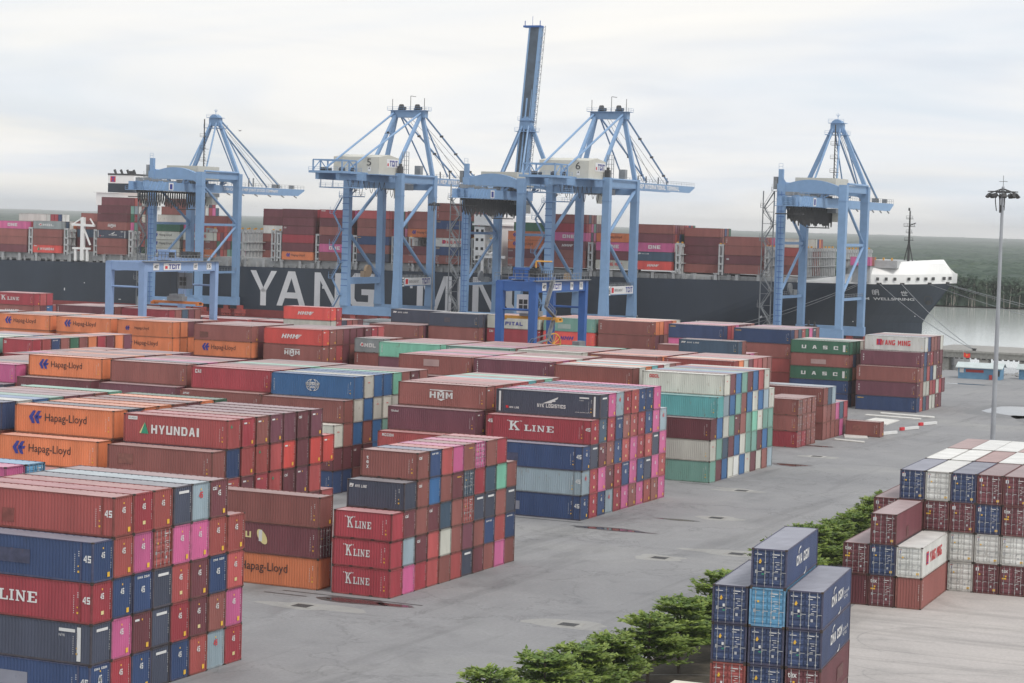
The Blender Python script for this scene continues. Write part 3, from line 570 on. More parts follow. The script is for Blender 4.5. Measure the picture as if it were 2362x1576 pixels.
bay('indigo over pink stack before the ship', -150, 435, D40, H, [(0, fill(8)), (0, fill(8)), (0, fill(8)), (0, 'pnr' + fill(4)), (0, 'cRspmmmn')], {(4, 0): 'one', (5, 0): 'magenta'})
bay('brown over green stack before the ship', -166.8, 437, D40, H, [(0, fill(8)), (0, fill(8)), (0, 'G' + fill(7)), (0, 'n(y)' + fill(6)), (0, 'n(h)oossow')], {(3, 0): 'uasc', (5, 0): 'tex'})
bay('sage green stack before the ship', -179.6, 437, D40, H, [(0, fill(8)), (0, fill(8)), (0, 'n' + fill(7)), (0, 'x(h)' + fill(6)), (0, 't(0)rrnsos')], {(4, 0): 'hmmb'})
bay('beige lettered stack inside the blue gantry', -192.5, 436, D40, H, [(0, fill(8)), (0, fill(8)), (0, 'n' + fill(7)), (0, 'R(h)' + fill(6)), (0, 'w(0)onn')], {(4, 0): 'cai', (5, 0): 'capt'})
bay('navy stack left of the blue gantry', -205.3, 433, D40, H, [(0, fill(8)), (0, fill(8)), (0, 'G' + fill(7)), (0, 'n(y)' + fill(6)), (0, 'k(0)kw')], {(3, 0): 'uasc'})
bay('brown and navy stack left of the gantry', -218.3, 430, D40, H, [(0, fill(8)), (0, fill(8)), (0, 'n' + fill(7)), (0, 'n(y)' + fill(6)), (4, 'k(k)k')], {(5, 4): 'nyk'})
bay('red lettered box standing before the ship', -240.2, 430, D40, H, [(0, fill(8)), (0, fill(8)), (0, 'n' + fill(7)), (0, 'w(0)R(h)k' + fill(3)), (0, 'x(h)R(h)')], {(5, 0): 'hmm1'})
for i, (x, s) in enumerate(((-254.5, 'ssmk'), (-268, 'sksm'), (-281.5, 'kmsn'), (-295, 'nssm'), (-308.5, 'mnss'))):
    bay(['rosy', 'navy edged', 'slate', 'faded red', 'dark'][i] + ' low roofs under the far cranes', x, 440, D40, S, [(0, fill(5)), (0, fill(5)), (0, fill(5)), (0, s)], {})
bay('long maroon boxes under the left gantry', -278, 399, D45, 2.75, [(0, fill(8)), (0, fill(8)), (0, fill(8)), (0, fill(8)), (0, 'm(0)nmrn')], {(5, 0): 'triton'})
bay('crimson box under the left gantry', -263, 400, D40, 2.75, [(0, fill(8)), (0, fill(8)), (0, fill(8)), (0, fill(8)), (0, 'R(0)n(0)N(0)mn')], {})
bay('red lettered stack at the distant left', -320, 429, D40, H, [(0, fill(5)), (0, fill(5)), (0, fill(5)), (0, 'n(0)m(0)B(h)r(0)'), (0, 'R(y)s(0)R(0)')], {(5, 0): 'kline', (4, 0): 'hmm1'})
# --- right hand blocks, doors towards the road
E4 = R(90)
FY, GY = R(2.94), R(7.02)
def rbay(desc, O, yaw, h, rows, logos={}, L=D40, yoff=0.0, pitch=2.51):
    base = Matrix.Translation((O[0], O[1], 0)) @ Matrix.Rotation(yaw, 4, 'Z'); rnd = random.Random(desc)
    for t, (c0, s) in enumerate(rows):
        i = 0; c = c0
        while i < len(s):
            code = s[i]; i += 1; end = ''
            if i < len(s) and s[i] == '(':
                j = s.index(')', i); end = s[i + 1:j]; i = j + 1
            if code != '.':
                M = base @ Matrix.Translation((c * pitch + rnd.uniform(-.02, .02), yoff + rnd.uniform(-.05, .05), t * h)) @ Matrix.Rotation(-E4, 4, 'Z')
                add(desc, M, L, h, t, c - c0, code, end, logos.get((t + 1, c)), L, False, '0', True)
            c += 1
rbay('the white and maroon door block at right', (-54.7, 213.0), FY, H, [
 (-1, 'mmR(Dc)W(Dy)m(Dy)m(Dx)'), (-1, 'mmW(Dy)W(Dy)W(Dy)W(Dy)'), (-1, 'm(Dy)m(Dx)m(Dx)m(Dy)c(Dy)m(Dx)m(Dy)'), (0, 'c(Dy)W(Dy)c(Dy)m(Dy)m(Dy)W(Dy)')], {})
rbay('the second file of the right block', (-54.7, 213.0), FY, H, [(0, 'mmmm'), (0, 'mWmm'), (0, 'mmWW'), (0, 'WWnWm')], {}, yoff=12.7)
rbay('the third file of the right block', (-54.7, 213.0), FY, H, [(0, 'mmmm'), (0, 'mWmm'), (0, 'mmWW'), (0, 'nWWnW')], {}, yoff=25.4)
rbay('the lower front of the right block', (-54.0, 200.2), FY, H, [
 (-1, 'm(0)m(Dx)n(0)'), (-1, 'm(Dx)c(Dy)W(Dy)'), (0, 'm(Dy)')], {(1, 1): 'tritonr', (2, 1): 'yangr'})
rbay('the blue stack at the lower right', (-48.9, 141.4), GY, 2.645, [
 (0, 'rcm'), (0, 'r(Dg)c(Dg)m(Dx)'), (0, 'c(Dg)c(Dg)c(Dg)'), (0, 'c(Dg)l(D)c(Dg)'), (1, 'c(Dg)')], {(5, 1): 'cma', (4, 2): 'cma2', (3, 2): 'cma2'}, pitch=2.56)
# ---------------------------------------------------------------- ship frame of reference and deck cargo
PSI = R(4.0); SP = Vector((-316.0, 652.0)); SD = Vector((math.cos(PSI), math.sin(PSI))); SN = Vector((-SD.y, SD.x))
def sp(s, z, off=0.0):
    p = SP + SD * s + SN * off; return (p.x, p.y, z)
DZ = 20.0; SL = 11.75; SH = 2.86
def deck(desc, right, tiers, near, logos={}, L=SL, h=SH, extra=None, cols=9, z=None, c0=0, pool='nnmmrRMnspkbwGt'):
    """near: the codes of the nearest row from the deck up; the rows behind are filled to the same height"""
    z = 20.3 + right * .008 if z is None else z
    p = sp(right, z); rows = []
    for t in range(max(tiers, len(near))):
        first = near[t] if t < len(near) else '.'
        rows.append((c0, first + (fill(cols, pool) if t < tiers else '')))
    if extra:
        for t, c, s in extra:
            while len(rows) <= t: rows.append((c, ''))
            rows[t] = (rows[t][0], rows[t][1][:max(0, c - rows[t][0])].ljust(max(0, c - rows[t][0]), '.') + s)
    bay(desc, p[0], p[1], L, h, rows, logos, yaw=PSI, z0=z, pitch=2.55, jit=.04, ship=True, real=12.2)
SHIPBAYS = []
deck('pink fronted cargo at the stern end', -165.7, 4, 'mnnp', {(4, 0): 'one'}, h=2.75, extra=[(4, 5, 'WRRbWW')])
deck('grey fronted cargo near the stern', -151.4, 3, 'xnny', {(4, 0): 'mol', (1, 0): 'hyundai'}, h=2.8, extra=[(3, 1, 'NWok'), ], cols=5)
deck('patchwork cargo behind the white deck crane', -138.2, 0, '', {}, extra=[(0, 3, 'nmrnmo'), (1, 3, 'mnWopn'), (2, 3, 'NWoppn'), (3, 3, 'nWokRp'), (4, 4, 'npRm')])
deck('tall maroon cargo below the funnel', -125.4, 6, 'nnknmm', {(3, 0): 'nyklog', (4, 0): 'hmm2'}, extra=[(6, 1, 'mrnwowk'), (5, 1, 'tgWnbRn'), (4, 1, 'GRnwnom')])
deck('white lettered cargo behind the left crane', -104.5, 4, 'wwwG', {(1, 0): 'hapag', (2, 0): 'hapag', (3, 0): 'hapag', (4, 0): 'magenta'}, extra=[(4, 2, 'wwbrnWRk'), (5, 3, 'nwrmWRpN'), (6, 4, 'nnrWkR')])
deck('beige lettered cargo behind the left crane', -91.5, 3, 'onw', {(3, 0): 'yang', (1, 0): 'hapag'}, extra=[(3, 3, 'rnsn'), (4, 4, 'nrnw')])
deck('dark cargo behind the empty slots', -70.0, 0, '', {}, extra=[(0, 7, 'nmrmnm'), (1, 7, 'mnrmnm'), (2, 7, 'nmrmnm'), (3, 7, 'WnwRWg'), (4, 7, 'mnnwmn'), (5, 7, 'mnRn')])
deck('orange based cargo before the big letters', -53.7, 6, 'omRmmm', {(1, 0): 'hapag', (4, 0): 'cai'})
deck('pink lettered cargo above the big letters', -39.9, 6, 'npmnmR', {(2, 0): 'one', (6, 0): 'rcon'})
deck('blue banded cargo behind the left twin crane', -26.0, 6, 'knbnns', {(3, 0): 'magenta'}, extra=[(5, 1, 'sbnGs')])
deck('orange lettered cargo behind the twin crane', -10.0, 2, 'nm', {(4, 2): 'hapag'}, extra=[(3, 2, 'onnm'), (4, 2, 'nnmn'), (5, 2, 'nnmn')], L=SL)
deck('seven high cargo before the white bridge', 2.4, 7, 'nbWnbnn', {(3, 0): 'yang', (1, 0): 'tex', (2, 0): 'magenta', (5, 0): 'magenta', (6, 0): 'tex', (7, 0): 'tex'})
deck('double orange cargo right of the bridge', 27.8, 4, 'nmoo', {(3, 0): 'hapag', (4, 0): 'hapag'}, extra=[(4, 2, 'GrxwpR')])
deck('cargo behind the slim middle lamp mast', 42.7, 6, 'nnmpRn', {(3, 0): 'hmm1', (4, 0): 'one'})
deck('white based cargo behind the right twin crane', 57.9, 3, 'wmpo', {(4, 0): 'hapag', (3, 0): 'one', (1, 0): 'yang'}, extra=[(3, 1, 'nmm')])
deck('red lettered cargo right of the twin cranes', 71.6, 5, 'xNpmn', {(1, 0): 'hmm1', (2, 0): 'nyk', (3, 0): 'one'}, h=2.9)
deck('mixed cargo behind the right empty slots', 85.0, 0, '', {}, extra=[(0, 3, 'nmRnmrpn'), (1, 3, 'mnRnmrpn'), (2, 3, 'mnGonsRp'), (3, 3, 'mnGnRNpn'), (4, 3, 'nnbnG')], z=20.4)
deck('plain maroon cargo near the bow', 100.3, 4, 'nmnn', {(4, 0): 'tex', (2, 0): 'bluelbl'}, h=2.9, extra=[(3, 3, 'nrpp')], z=20.7)
deck('cargo behind the right crane legs', 114.0, 0, '', {}, extra=[(0, 5, 'nmrn'), (1, 5, 'nsnw'), (2, 5, 'rnsn'), (3, 6, 'wbor')], z=20.7)
deck('small pink box behind the bow shield', 134.6, 1, 'p', {(1, 0): 'one'}, L=6.2, h=2.7, z=24.6, cols=2)

# ---------------------------------------------------------------- which containers show, largest first
def corners(c):
    L, h = c['L'], c['h']; return [c['M'] @ Vector(p) for p in ((-L, 0, 0), (0, 0, 0), (0, CW, 0), (-L, CW, 0), (-L, 0, h), (0, 0, h), (0, CW, h), (-L, CW, h))]
vv = []; ff = []
BF = ((4, 5, 6, 7), (0, 1, 5, 4), (1, 2, 6, 5), (2, 3, 7, 6), (3, 0, 4, 7))
for c in CONT:
    i = len(vv); vv += corners(c); ff += [tuple(i + j for j in f) for f in BF]
tree = BVHTree.FromPolygons(vv, ff)
MW = cam.matrix_world.copy(); rot = MW.to_3x3(); eye = MW.translation
for c in CONT: c['hits'] = 0
STEP = 2.0
for iy in range(0, 342):
    v = (iy + .5) * STEP
    for ix in range(0, 512):
        u = (ix + .5) * STEP
        d = rot @ Vector(((u - 512) / 2212.4, -(v - 341.6) / 2212.4, -1))
        loc, nn_, idx, dist = tree.ray_cast(eye, d, 2000)
        if idx is not None: CONT[idx // 5]['hits'] += 1
for c in CONT: c['score'] = c['hits'] + (6 if c['lg'] and c['hits'] >= 4 else 0)
order = sorted(CONT, key=lambda c: -c['score'])
single = [c for c in order if c['hits'] >= 2][:330]; rest_ids = {id(c) for c in CONT} - {id(c) for c in single}
print('containers', len(CONT), 'seen', sum(c['hits'] > 0 for c in CONT), 'single', len(single), 'least hits', single[-1]['hits'])

# ---------------------------------------------------------------- build them
def objmat(o, i, m): o.material_slots[i].link = 'OBJECT'; o.material_slots[i].material = m
LENW = lambda c: 'short' if c['L'] < 7 else 'long'
used_labels = {}
def label_of(c):
    w = PAL[c['code']][0]
    lab = w + ' container'
    lw = LOGO_WORDS.get(c['lg'])
    if lw: lab = f"{w} container with {lw}"
    where = f"{TIER[c['tier']]} tier, {ORD[c['col']]} column"
    full = f"{lab}, {where}, {c['desc']}"
    n = len(full.replace(',', '').split())
    if n > 16 and lw: full = f"{w} container with {' '.join(lw.split()[:2] if 'lettering' in lw else lw.split()[-2:])}, {where}, {c['desc']}"
    n = len(full.replace(',', '').split())
    if n > 16: full = f"{w} container, {where}, {c['desc']}"
    return full
def group_of(c): return 'containers stacked on the ship deck' if c['ship'] else ('containers with doors in the right hand blocks' if c['far'] else 'containers stacked in the yard')
for c in single:
    door = 'D' in c['end']; L, h = c['L'], c['h']
    t = thing('shipping_container', label_of(c), 'container', group=group_of(c)); t.matrix_world = c['M']
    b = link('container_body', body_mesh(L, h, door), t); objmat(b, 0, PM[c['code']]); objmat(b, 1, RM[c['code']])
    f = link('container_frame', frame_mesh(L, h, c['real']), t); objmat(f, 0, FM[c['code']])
    big = c['hits'] >= 8 or c['far']
    if door:
        dm, lm = door_mesh(h)
        if big:
            for k in (0, 1):
                y = .13 + k * (CW / 2 - .13); d = link('door', dm, t, (0, y, 0)); objmat(d, 0, PM[c['code']])
                for yy in (.28, .82): link('locking_bar', lm, d, (0, yy, 0))
        else:
            for k in (0, 1): d = link('door', dm, t, (0, .13 + k * (CW / 2 - .13), 0)); objmat(d, 0, PM[c['code']])
        if c['far'] or big:
            e = c['end'].replace('D', '') or '0'; m = marks_mesh('D' + e, L, h)
            if m: link('markings', m, t)['kind'] = 'stuff'
    elif c['end'] and not c['ship']:
        m = marks_mesh('E' + c['end'], L, h)
        if m: link('markings', m, t)['kind'] = 'stuff'
    if c['lg']: link('lettering', logo_mesh(c['lg'], L, h, c['far']), t)
    if not c['ship'] and not c['lg'] and (c['col'] == 0 or c['far']) and rf.random() < .45:
        pb = MB(); w_ = rf.uniform(1.0, min(3.4, L * .3)); x_ = rf.uniform(.8, L - w_ - 2.2); z_ = rf.uniform(.25, h * .45); P_ = far_place(L) if c['far'] else side_place(L)
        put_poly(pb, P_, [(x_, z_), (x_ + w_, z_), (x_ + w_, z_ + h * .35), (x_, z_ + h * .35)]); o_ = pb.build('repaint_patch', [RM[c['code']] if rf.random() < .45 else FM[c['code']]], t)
    if not c['far'] and not c['ship'] and L > 5:
        nb = [x for x in ()]
        if c['col'] == 0 or c['lg']: link('side_markings', marks_mesh('S' + c['sk'], L, h), t)['kind'] = 'stuff'
rest = [c for c in CONT if id(c) in rest_ids]
def mass(name, cs, label):
    mb = MB(); tint = []
    cm = {k: i for i, k in enumerate(PN)}
    for c in cs:
        L, h = c['L'], c['h']; M = c['M']; mi = cm[c['code']]; n0 = len(mb.f)
        def q(*p, m=mi): mb.quad(*[M @ Vector(x) for x in p], mi=m)
        e = .05; fr = mi + len(PN)
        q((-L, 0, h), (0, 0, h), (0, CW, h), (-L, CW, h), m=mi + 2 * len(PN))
        if c['hits'] or True:
            for (y, sg) in ((0, 1), (CW, -1)):
                yi = y + e * sg
                q((-L + .12, yi, .14), (-.12, yi, .14), (-.12, yi, h - .09), (-L + .12, yi, h - .09))
                q((-L, y, 0), (0, y, 0), (0, y, .14), (-L, y, .14), m=fr); q((-L, y, h - .09), (0, y, h - .09), (0, y, h), (-L, y, h), m=fr)
                q((-.12, y, .14), (0, y, .14), (0, y, h - .09), (-.12, y, h - .09), m=fr); q((-L, y, .14), (-L + .12, y, .14), (-L + .12, y, h - .09), (-L, y, h - .09), m=fr)
            for (x, sg) in ((0, -1), (-L, 1)):
                xi = x + e * sg
                q((xi, .12, .14), (xi, CW - .12, .14), (xi, CW - .12, h - .11), (xi, .12, h - .11))
                q((x, 0, 0), (x, CW, 0), (x, CW, .14), (x, 0, .14), m=fr); q((x, 0, h - .11), (x, CW, h - .11), (x, CW, h), (x, 0, h), m=fr)
                q((x, 0, .14), (x, .12, .14), (x, .12, h - .11), (x, 0, h - .11), m=fr); q((x, CW - .12, .14), (x, CW, .14), (x, CW, h - .11), (x, CW - .12, h - .11), m=fr)
        if c['hits'] > 1:
            extra = []
            if c['end'] and 'D' not in c['end'] and not c['ship']: extra.append(marks_mesh('E' + c['end'], L, h))
            if 'D' in c['end']: extra.append(marks_mesh('D' + (c['end'].replace('D', '') or '0'), L, h))
            if c['lg']: extra.append(logo_mesh(c['lg'], L, h, c['far']))
            for me in extra:
                if not me: continue
                off = Vector((.06, 0, 0)) if 'D' in c['end'] else Vector((0, 0, 0))
                for pl in me.polygons: mb.quad(*[M @ (me.vertices[i].co + off) for i in pl.vertices], mi=3 * len(PN) + pl.material_index)
        tv = random.random(); tint += [tv] * (len(mb.f) - n0)
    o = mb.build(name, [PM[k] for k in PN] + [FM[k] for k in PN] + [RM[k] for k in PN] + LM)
    at = o.data.attributes.new('tint', 'FLOAT', 'FACE'); at.data.foreach_set('value', tint)
    tag(o, label, 'containers', kind='stuff')
mass('container_mass', rest, 'further containers filling the yard blocks and the ship deck behind the nearest ones')
# ---------------------------------------------------------------- ground, water, quay
def ground_mat(name, c0, c1, c2, crack=True, scale=1.0, rough=.82, lane=(1, .08, 1)):
    lanesc = lane
    m = bpy.data.materials.new(name); m.use_nodes = True; t = m.node_tree; b = t.nodes['Principled BSDF']
    g = N('ShaderNodeNewGeometry', t)
    def nz(s, d, r=.55, sc3=None, w=0.0):
        n = N('ShaderNodeTexNoise', t); n.inputs['Scale'].default_value = s * scale; n.inputs['Detail'].default_value = d; n.inputs['Roughness'].default_value = r; n.inputs['Distortion'].default_value = w
        if sc3:
            mp = N('ShaderNodeMapping', t); mp.inputs['Scale'].default_value = sc3; mp.inputs['Rotation'].default_value = (0, 0, .06); t.links.new(g.outputs['Position'], mp.inputs[0]); t.links.new(mp.outputs[0], n.inputs['Vector'])
        else: t.links.new(g.outputs['Position'], n.inputs['Vector'])
        return n
    big = nz(.028, 5, .6, w=.5); mid = nz(.16, 6, .65, w=.8); fine = nz(3.0, 5, .7); lane = nz(.22, 5, .65, lanesc, .4)
    r1 = ramp(big.outputs[0], [(.34, (*c0, 1)), (.52, (*c1, 1)), (.68, (*c2, 1))], t)
    def over(a, fac_src, stops, bt='MULTIPLY'):
        r = ramp(fac_src, stops, t); x = N('ShaderNodeMix', t, data_type='RGBA', blend_type=bt); x.inputs[0].default_value = 1
        t.links.new(a, x.inputs[6]); t.links.new(r.outputs[0], x.inputs[7]); return x.outputs[2]
    G = lambda v: (v, v, v * 1.0, 1)
    o = over(r1.outputs[0], mid.outputs[0], [(.30, G(.76)), (.45, G(.96)), (.6, G(1.03)), (.75, G(1.13))])
    o = over(o, lane.outputs[0], [(.36, G(.82)), (.46, G(1)), (.62, G(1)), (.7, G(1.09))])
    o = over(o, fine.outputs[0], [(.3, G(.88)), (.7, G(1.10))])
    if crack:
        v = N('ShaderNodeTexVoronoi', t); v.feature = 'DISTANCE_TO_EDGE'; v.inputs['Scale'].default_value = .055
        ad = N('ShaderNodeVectorMath', t, operation='ADD'); sc_ = N('ShaderNodeVectorMath', t, operation='SCALE'); sc_.inputs['Scale'].default_value = 16.0
        t.links.new(mid.outputs['Color'], sc_.inputs[0]); t.links.new(g.outputs['Position'], ad.inputs[0]); t.links.new(sc_.outputs[0], ad.inputs[1]); t.links.new(ad.outputs[0], v.inputs['Vector'])
        o = over(o, v.outputs['Distance'], [(.0, G(.80)), (.010, G(.86)), (.018, G(1))])
    t.links.new(o, b.inputs['Base Color'])
    rr = ramp(mid.outputs[0], [(.3, (rough - .25,) * 3 + (1,)), (.5, (rough,) * 3 + (1,))], t); t.links.new(rr.outputs[0], b.inputs['Roughness'])
    bp = N('ShaderNodeBump', t); bp.inputs['Strength'].default_value = .25; bp.inputs['Distance'].default_value = .03
    t.links.new(fine.outputs[0], bp.inputs['Height']); t.links.new(bp.outputs[0], b.inputs['Normal'])
    return m
M_ASPH = ground_mat('asphalt_yard', (.22, .22, .228), (.25, .249, .255), (.28, .278, .276))
M_CONC = ground_mat('concrete_yard', (.35, .33, .32), (.43, .40, .385), (.49, .455, .43), crack=False, lane=(.05, 1.6, 1))
M_RP1 = ground_mat('worn_asphalt', (.185, .185, .19), (.225, .225, .23), (.26, .257, .257)); M_RP2 = ground_mat('light_asphalt', (.25, .25, .25), (.295, .293, .288), (.335, .33, .32), crack=False)
M_KERB = mat('kerb_concrete', (.36, .35, .33), rough=.85, var=.2, nscale=1.5)
M_PALE = ground_mat('pale_worn_asphalt', (.27, .267, .26), (.31, .305, .295), (.35, .345, .33), crack=False)
M_SLAB = mat('pale_concrete', (.60, .59, .56), rough=.85, var=.15, nscale=1.0)
M_SOIL = mat('planter_soil', (.09, .075, .055), rough=.95, var=.35, nscale=2)
M_DARK = mat('dark_steel', (.05, .05, .052), rough=.6, var=.2)
M_RUSTD = mat('damp_asphalt', (.085, .08, .08), rough=.42, var=.25, nscale=1.4)
def sheet(name, pts, z, m, kind='structure', parent=None, th=None):
    b = MB(); b.quad(*[(x, y, z) for x, y in pts])
    o = b.build(name, m, parent)
    if kind: o['kind'] = kind
    return o
QX0, QX1 = -900, -150
def quay_y(x): return SP.y + (x - SP.x) * math.tan(PSI) - 1.6
# the whole yard is one sheet
b = MB(); b.quad((QX0, 20, 0), (260, 20, 0), (260, 552, 0), (QX1, 566, 0), (QX1, quay_y(QX1), 0), (QX0, quay_y(QX0), 0))
b.quad((QX0, quay_y(QX0), 0), (QX1, quay_y(QX1), 0), (QX1, quay_y(QX1), -6), (QX0, quay_y(QX0), -6))
b.quad((QX1, quay_y(QX1), 0), (QX1, 566, 0), (QX1, 566, -6), (QX1, quay_y(QX1), -6)); b.quad((QX1, 566, 0), (260, 552, 0), (260, 548, -6), (QX1, 562, -6))
o = b.build('ground', M_ASPH); o['kind'] = 'structure'
o = sheet('pavement', [(-52, 60), (240, 60), (240, 420), (-70, 420), (-60.5, 256), (-55.0, 198), (-51.4, 115)], .004, M_CONC)
# water
mw = bpy.data.materials.new('river_water'); mw.use_nodes = True; t = mw.node_tree; bb = t.nodes['Principled BSDF']
bb.inputs['Base Color'].default_value = (.50, .53, .51, 1); bb.inputs['Roughness'].default_value = .12
nz = N('ShaderNodeTexNoise', t); nz.inputs['Scale'].default_value = .35; nz.inputs['Detail'].default_value = 6
g = N('ShaderNodeNewGeometry', t); mp = N('ShaderNodeMapping', t); mp.inputs['Scale'].default_value = (1, .45, 1); t.links.new(g.outputs['Position'], mp.inputs[0]); t.links.new(mp.outputs[0], nz.inputs['Vector'])
bp = N('ShaderNodeBump', t); bp.inputs['Strength'].default_value = .35; bp.inputs['Distance'].default_value = .12; t.links.new(nz.outputs[0], bp.inputs['Height']); t.links.new(bp.outputs[0], bb.inputs['Normal'])
sheet('water', [(-6000, 500), (4000, 500), (4000, 3000), (-6000, 3000)], -3.0, mw)
# far shore: land and mangrove forest to the horizon
M_LAND = mat('river_mud', (.10, .095, .07), rough=.9, var=.3, nscale=.05)
def shore_y(x): return 1165 - (x + 250) * -.20
b = MB(); xs = [-16000, -6000, -2000, -250, 200, 1500, 9000]
for a, c in zip(xs[:-1], xs[1:]):
    f_ = lambda x: max(700, min(3000, shore_y(x)))
    b.quad((a, f_(a), -2.6), (c, f_(c), -2.6), (c, 16500, -2.6), (a, 16500, -2.6))
o = b.build('terrain', M_LAND); o['kind'] = 'structure'
mf = bpy.data.materials.new('mangrove_leaves'); mf.use_nodes = True; t = mf.node_tree; bb = t.nodes['Principled BSDF']; bb.inputs['Roughness'].default_value = .8
g = N('ShaderNodeNewGeometry', t); n_ = N('ShaderNodeTexNoise', t); n_.inputs['Scale'].default_value = .09; n_.inputs['Detail'].default_value = 8; n_.inputs['Roughness'].default_value = .75; t.links.new(g.outputs['Position'], n_.inputs['Vector'])
n2_ = N('ShaderNodeTexNoise', t); n2_.inputs['Scale'].default_value = .006; n2_.inputs['Detail'].default_value = 6; mp = N('ShaderNodeMapping', t); mp.inputs['Scale'].default_value = (.5, 1, 1); t.links.new(g.outputs['Position'], mp.inputs[0]); t.links.new(mp.outputs[0], n2_.inputs['Vector'])
r_ = ramp(n_.outputs[0], [(.3, (.016, .036, .028, 1)), (.5, (.034, .062, .046, 1)), (.72, (.066, .095, .062, 1))], t)
r2_ = ramp(n2_.outputs[0], [(.35, (.75, .8, .8, 1)), (.65, (1.2, 1.15, 1.0, 1))], t)
x_ = N('ShaderNodeMix', t, data_type='RGBA', blend_type='MULTIPLY'); x_.inputs[0].default_value = 1; t.links.new(r_.outputs[0], x_.inputs[6]); t.links.new(r2_.outputs[0], x_.inputs[7]); t.links.new(x_.outputs[2], bb.inputs['Base Color'])
from mathutils import noise
def canopy(x, y):
    v = noise.noise(Vector((x * .085, y * .085, 0))) * 3.4 + noise.noise(Vector((x * .22, y * .22, 5))) * 2.0 + noise.noise(Vector((x * .012, y * .012, 9))) * 3.0
    return 11.0 + v
b = MB()
def grid(xa, xb, ya, yb, nx, ny, zf, curve=None):
    i0 = len(b.v)
    for j in range(ny + 1):
        fy = j / ny; fy = fy ** 2.2 if curve else fy
        for i in range(nx + 1):
            # fan that follows the view, wide enough for a step aside
            y = ya + (yb - ya) * fy; x = (xa + (xb - xa) * i / nx) * (y if curve else 1)
            yy = y + (shore_y(x) - 1165 if -2000 < x < 3000 and not curve else 0); b.v.append((x, yy, zf(x, yy)))
    for j in range(ny):
        for i in range(nx): k = i0 + j * (nx + 1) + i; b.f.append((k, k + 1, k + nx + 2, k + nx + 1)); b.m.append(0)
grid(-1100, 100, 1172, 2000, 300, 200, canopy)
i0 = len(b.v); NXS = 420
for j in range(6):
    for i in range(NXS + 1):
        x = -700 + 800 * i / NXS; y0 = shore_y(x) + 6 - j * .9 + noise.noise(Vector((x * .3, j * 1.7, 2))) * 3.2; b.v.append((x, y0, (canopy(x, y0) + .5) * (1 - j / 5) + (-2.2) * j / 5))
for j in range(5):
    for i in range(NXS): k = i0 + j * (NXS + 1) + i; b.f.append((k, k + 1, k + NXS + 2, k + NXS + 1)); b.m.append(0)
grid(-1.1, .25, 1960, 16000, 420, 300, lambda x, y: canopy(x, y) + 12 * max(0, (y - 7000) / 9000) + (noise.noise(Vector((x * .003, y * .0012, 3))) * 5), True)
o = b.build('mangrove_forest', mf, smooth=False); tag(o, 'hazy green mangrove forest on the far bank reaching to the horizon', 'forest', kind='stuff')
# shoreline trees: ragged crowns over pale trunks
M_TRK = mat('mangrove_trunk', (.30, .27, .24), rough=.9, var=.3)
b = MB(); rr = random.Random(5)
for k in range(300):
    x = rr.uniform(-420, -90); y = shore_y(x) + rr.uniform(-1.5, 7); hgt = rr.uniform(9, 15)
    b.tube((x, y, -2.6), (x + rr.uniform(-.8, .8), y, hgt * .7), .16, .1, n=4, mi=1, cap=False)
    for c in range(56):
        a = rr.uniform(0, 6.28); el = rr.uniform(-.4, 1); rad = rr.uniform(.6, 2.6); cx = x + math.cos(a) * rad; cy = y + math.sin(a) * rad; cz = hgt * (.22 + .78 * rr.random() ** .8); s_ = rr.uniform(.5, 1.2)
        n = Vector((rr.uniform(-1, 1), rr.uniform(-1, .2), rr.uniform(.1, 1))).normalized(); u = n.orthogonal().normalized(); w = n.cross(u)
        c0 = Vector((cx, cy, cz)); b.quad(c0 + u * s_, c0 + w * s_ * .8, c0 - u * s_, c0 - w * s_ * .8, mi=0)
o = b.build('shoreline_trees', [mf, M_TRK]); tag(o, 'ragged line of mangroves with pale trunks standing along the far bank', 'trees', kind='stuff')
# jetty on the right
j = thing('jetty', 'long grey concrete jetty on piles running out past the blue sheds', 'jetty', (-146, 606, 0))
def loc(b_, name, m, parent):  # build in world coordinates under a parent at its own place
    o_ = b_.build(name, m, parent); o_.matrix_parent_inverse = Matrix.Translation(parent.location).inverted() if parent.rotation_euler.z == 0 else parent.matrix_basis.inverted(); return o_
b = MB(); b.box(-150, 606, 1.1, 90, 640, 3.0); b.box(-150, 605.4, 2.6, 90, 606, 3.15); loc(b, 'deck', M_KERB, j)
for k in range(9):
    b = MB(); x = -146 + k * 11; b.box(x, 607, -5, x + 2.6, 610, 1.1); loc(b, 'pile_cap', M_KERB, j)
b = MB()
for k in range(70): b.box(-149 + k * 1.5, 605.9, .78, -148.2 + k * 1.5, 606.6, 1.1)
o = loc(b, 'fender_blocks', M_DARK, j); o['kind'] = 'stuff'
b = MB(); b.tube((-136.5, 607, 3.0), (-136.5, 607, 3.5), .55, .45); b.box(-137.6, 606.4, 3.0, -135.4, 607.6, 3.12); b.tube((-136.5, 606.8, 3.5), (-136.5, 606.8, 3.8), .7, .7)
tag(b.build('mooring_bollard', M_DARK), 'black mooring bollard on the jetty where two ropes end', 'bollard')
b = MB(); b.tube((-138.9, 604.6, -3), (-138.9, 604.6, 3.2), .06); f_ = thing('flag', 'small red flag with a yellow star before the jetty', 'flag', (-138.9, 604.6, 0)); loc(b, 'pole', M_BAR, f_)
b = MB(); b.quad((-138.8, 604.5, 1.5), (-137.9, 604.45, 1.15), (-137.0, 604.5, 1.35), (-137.0, 604.5, 2.5), (-137.9, 604.45, 2.3), (-138.8, 604.5, 2.7)); loc(b, 'cloth', mat('flag_red', (.7, .04, .03), rough=.8, var=.1), f_)
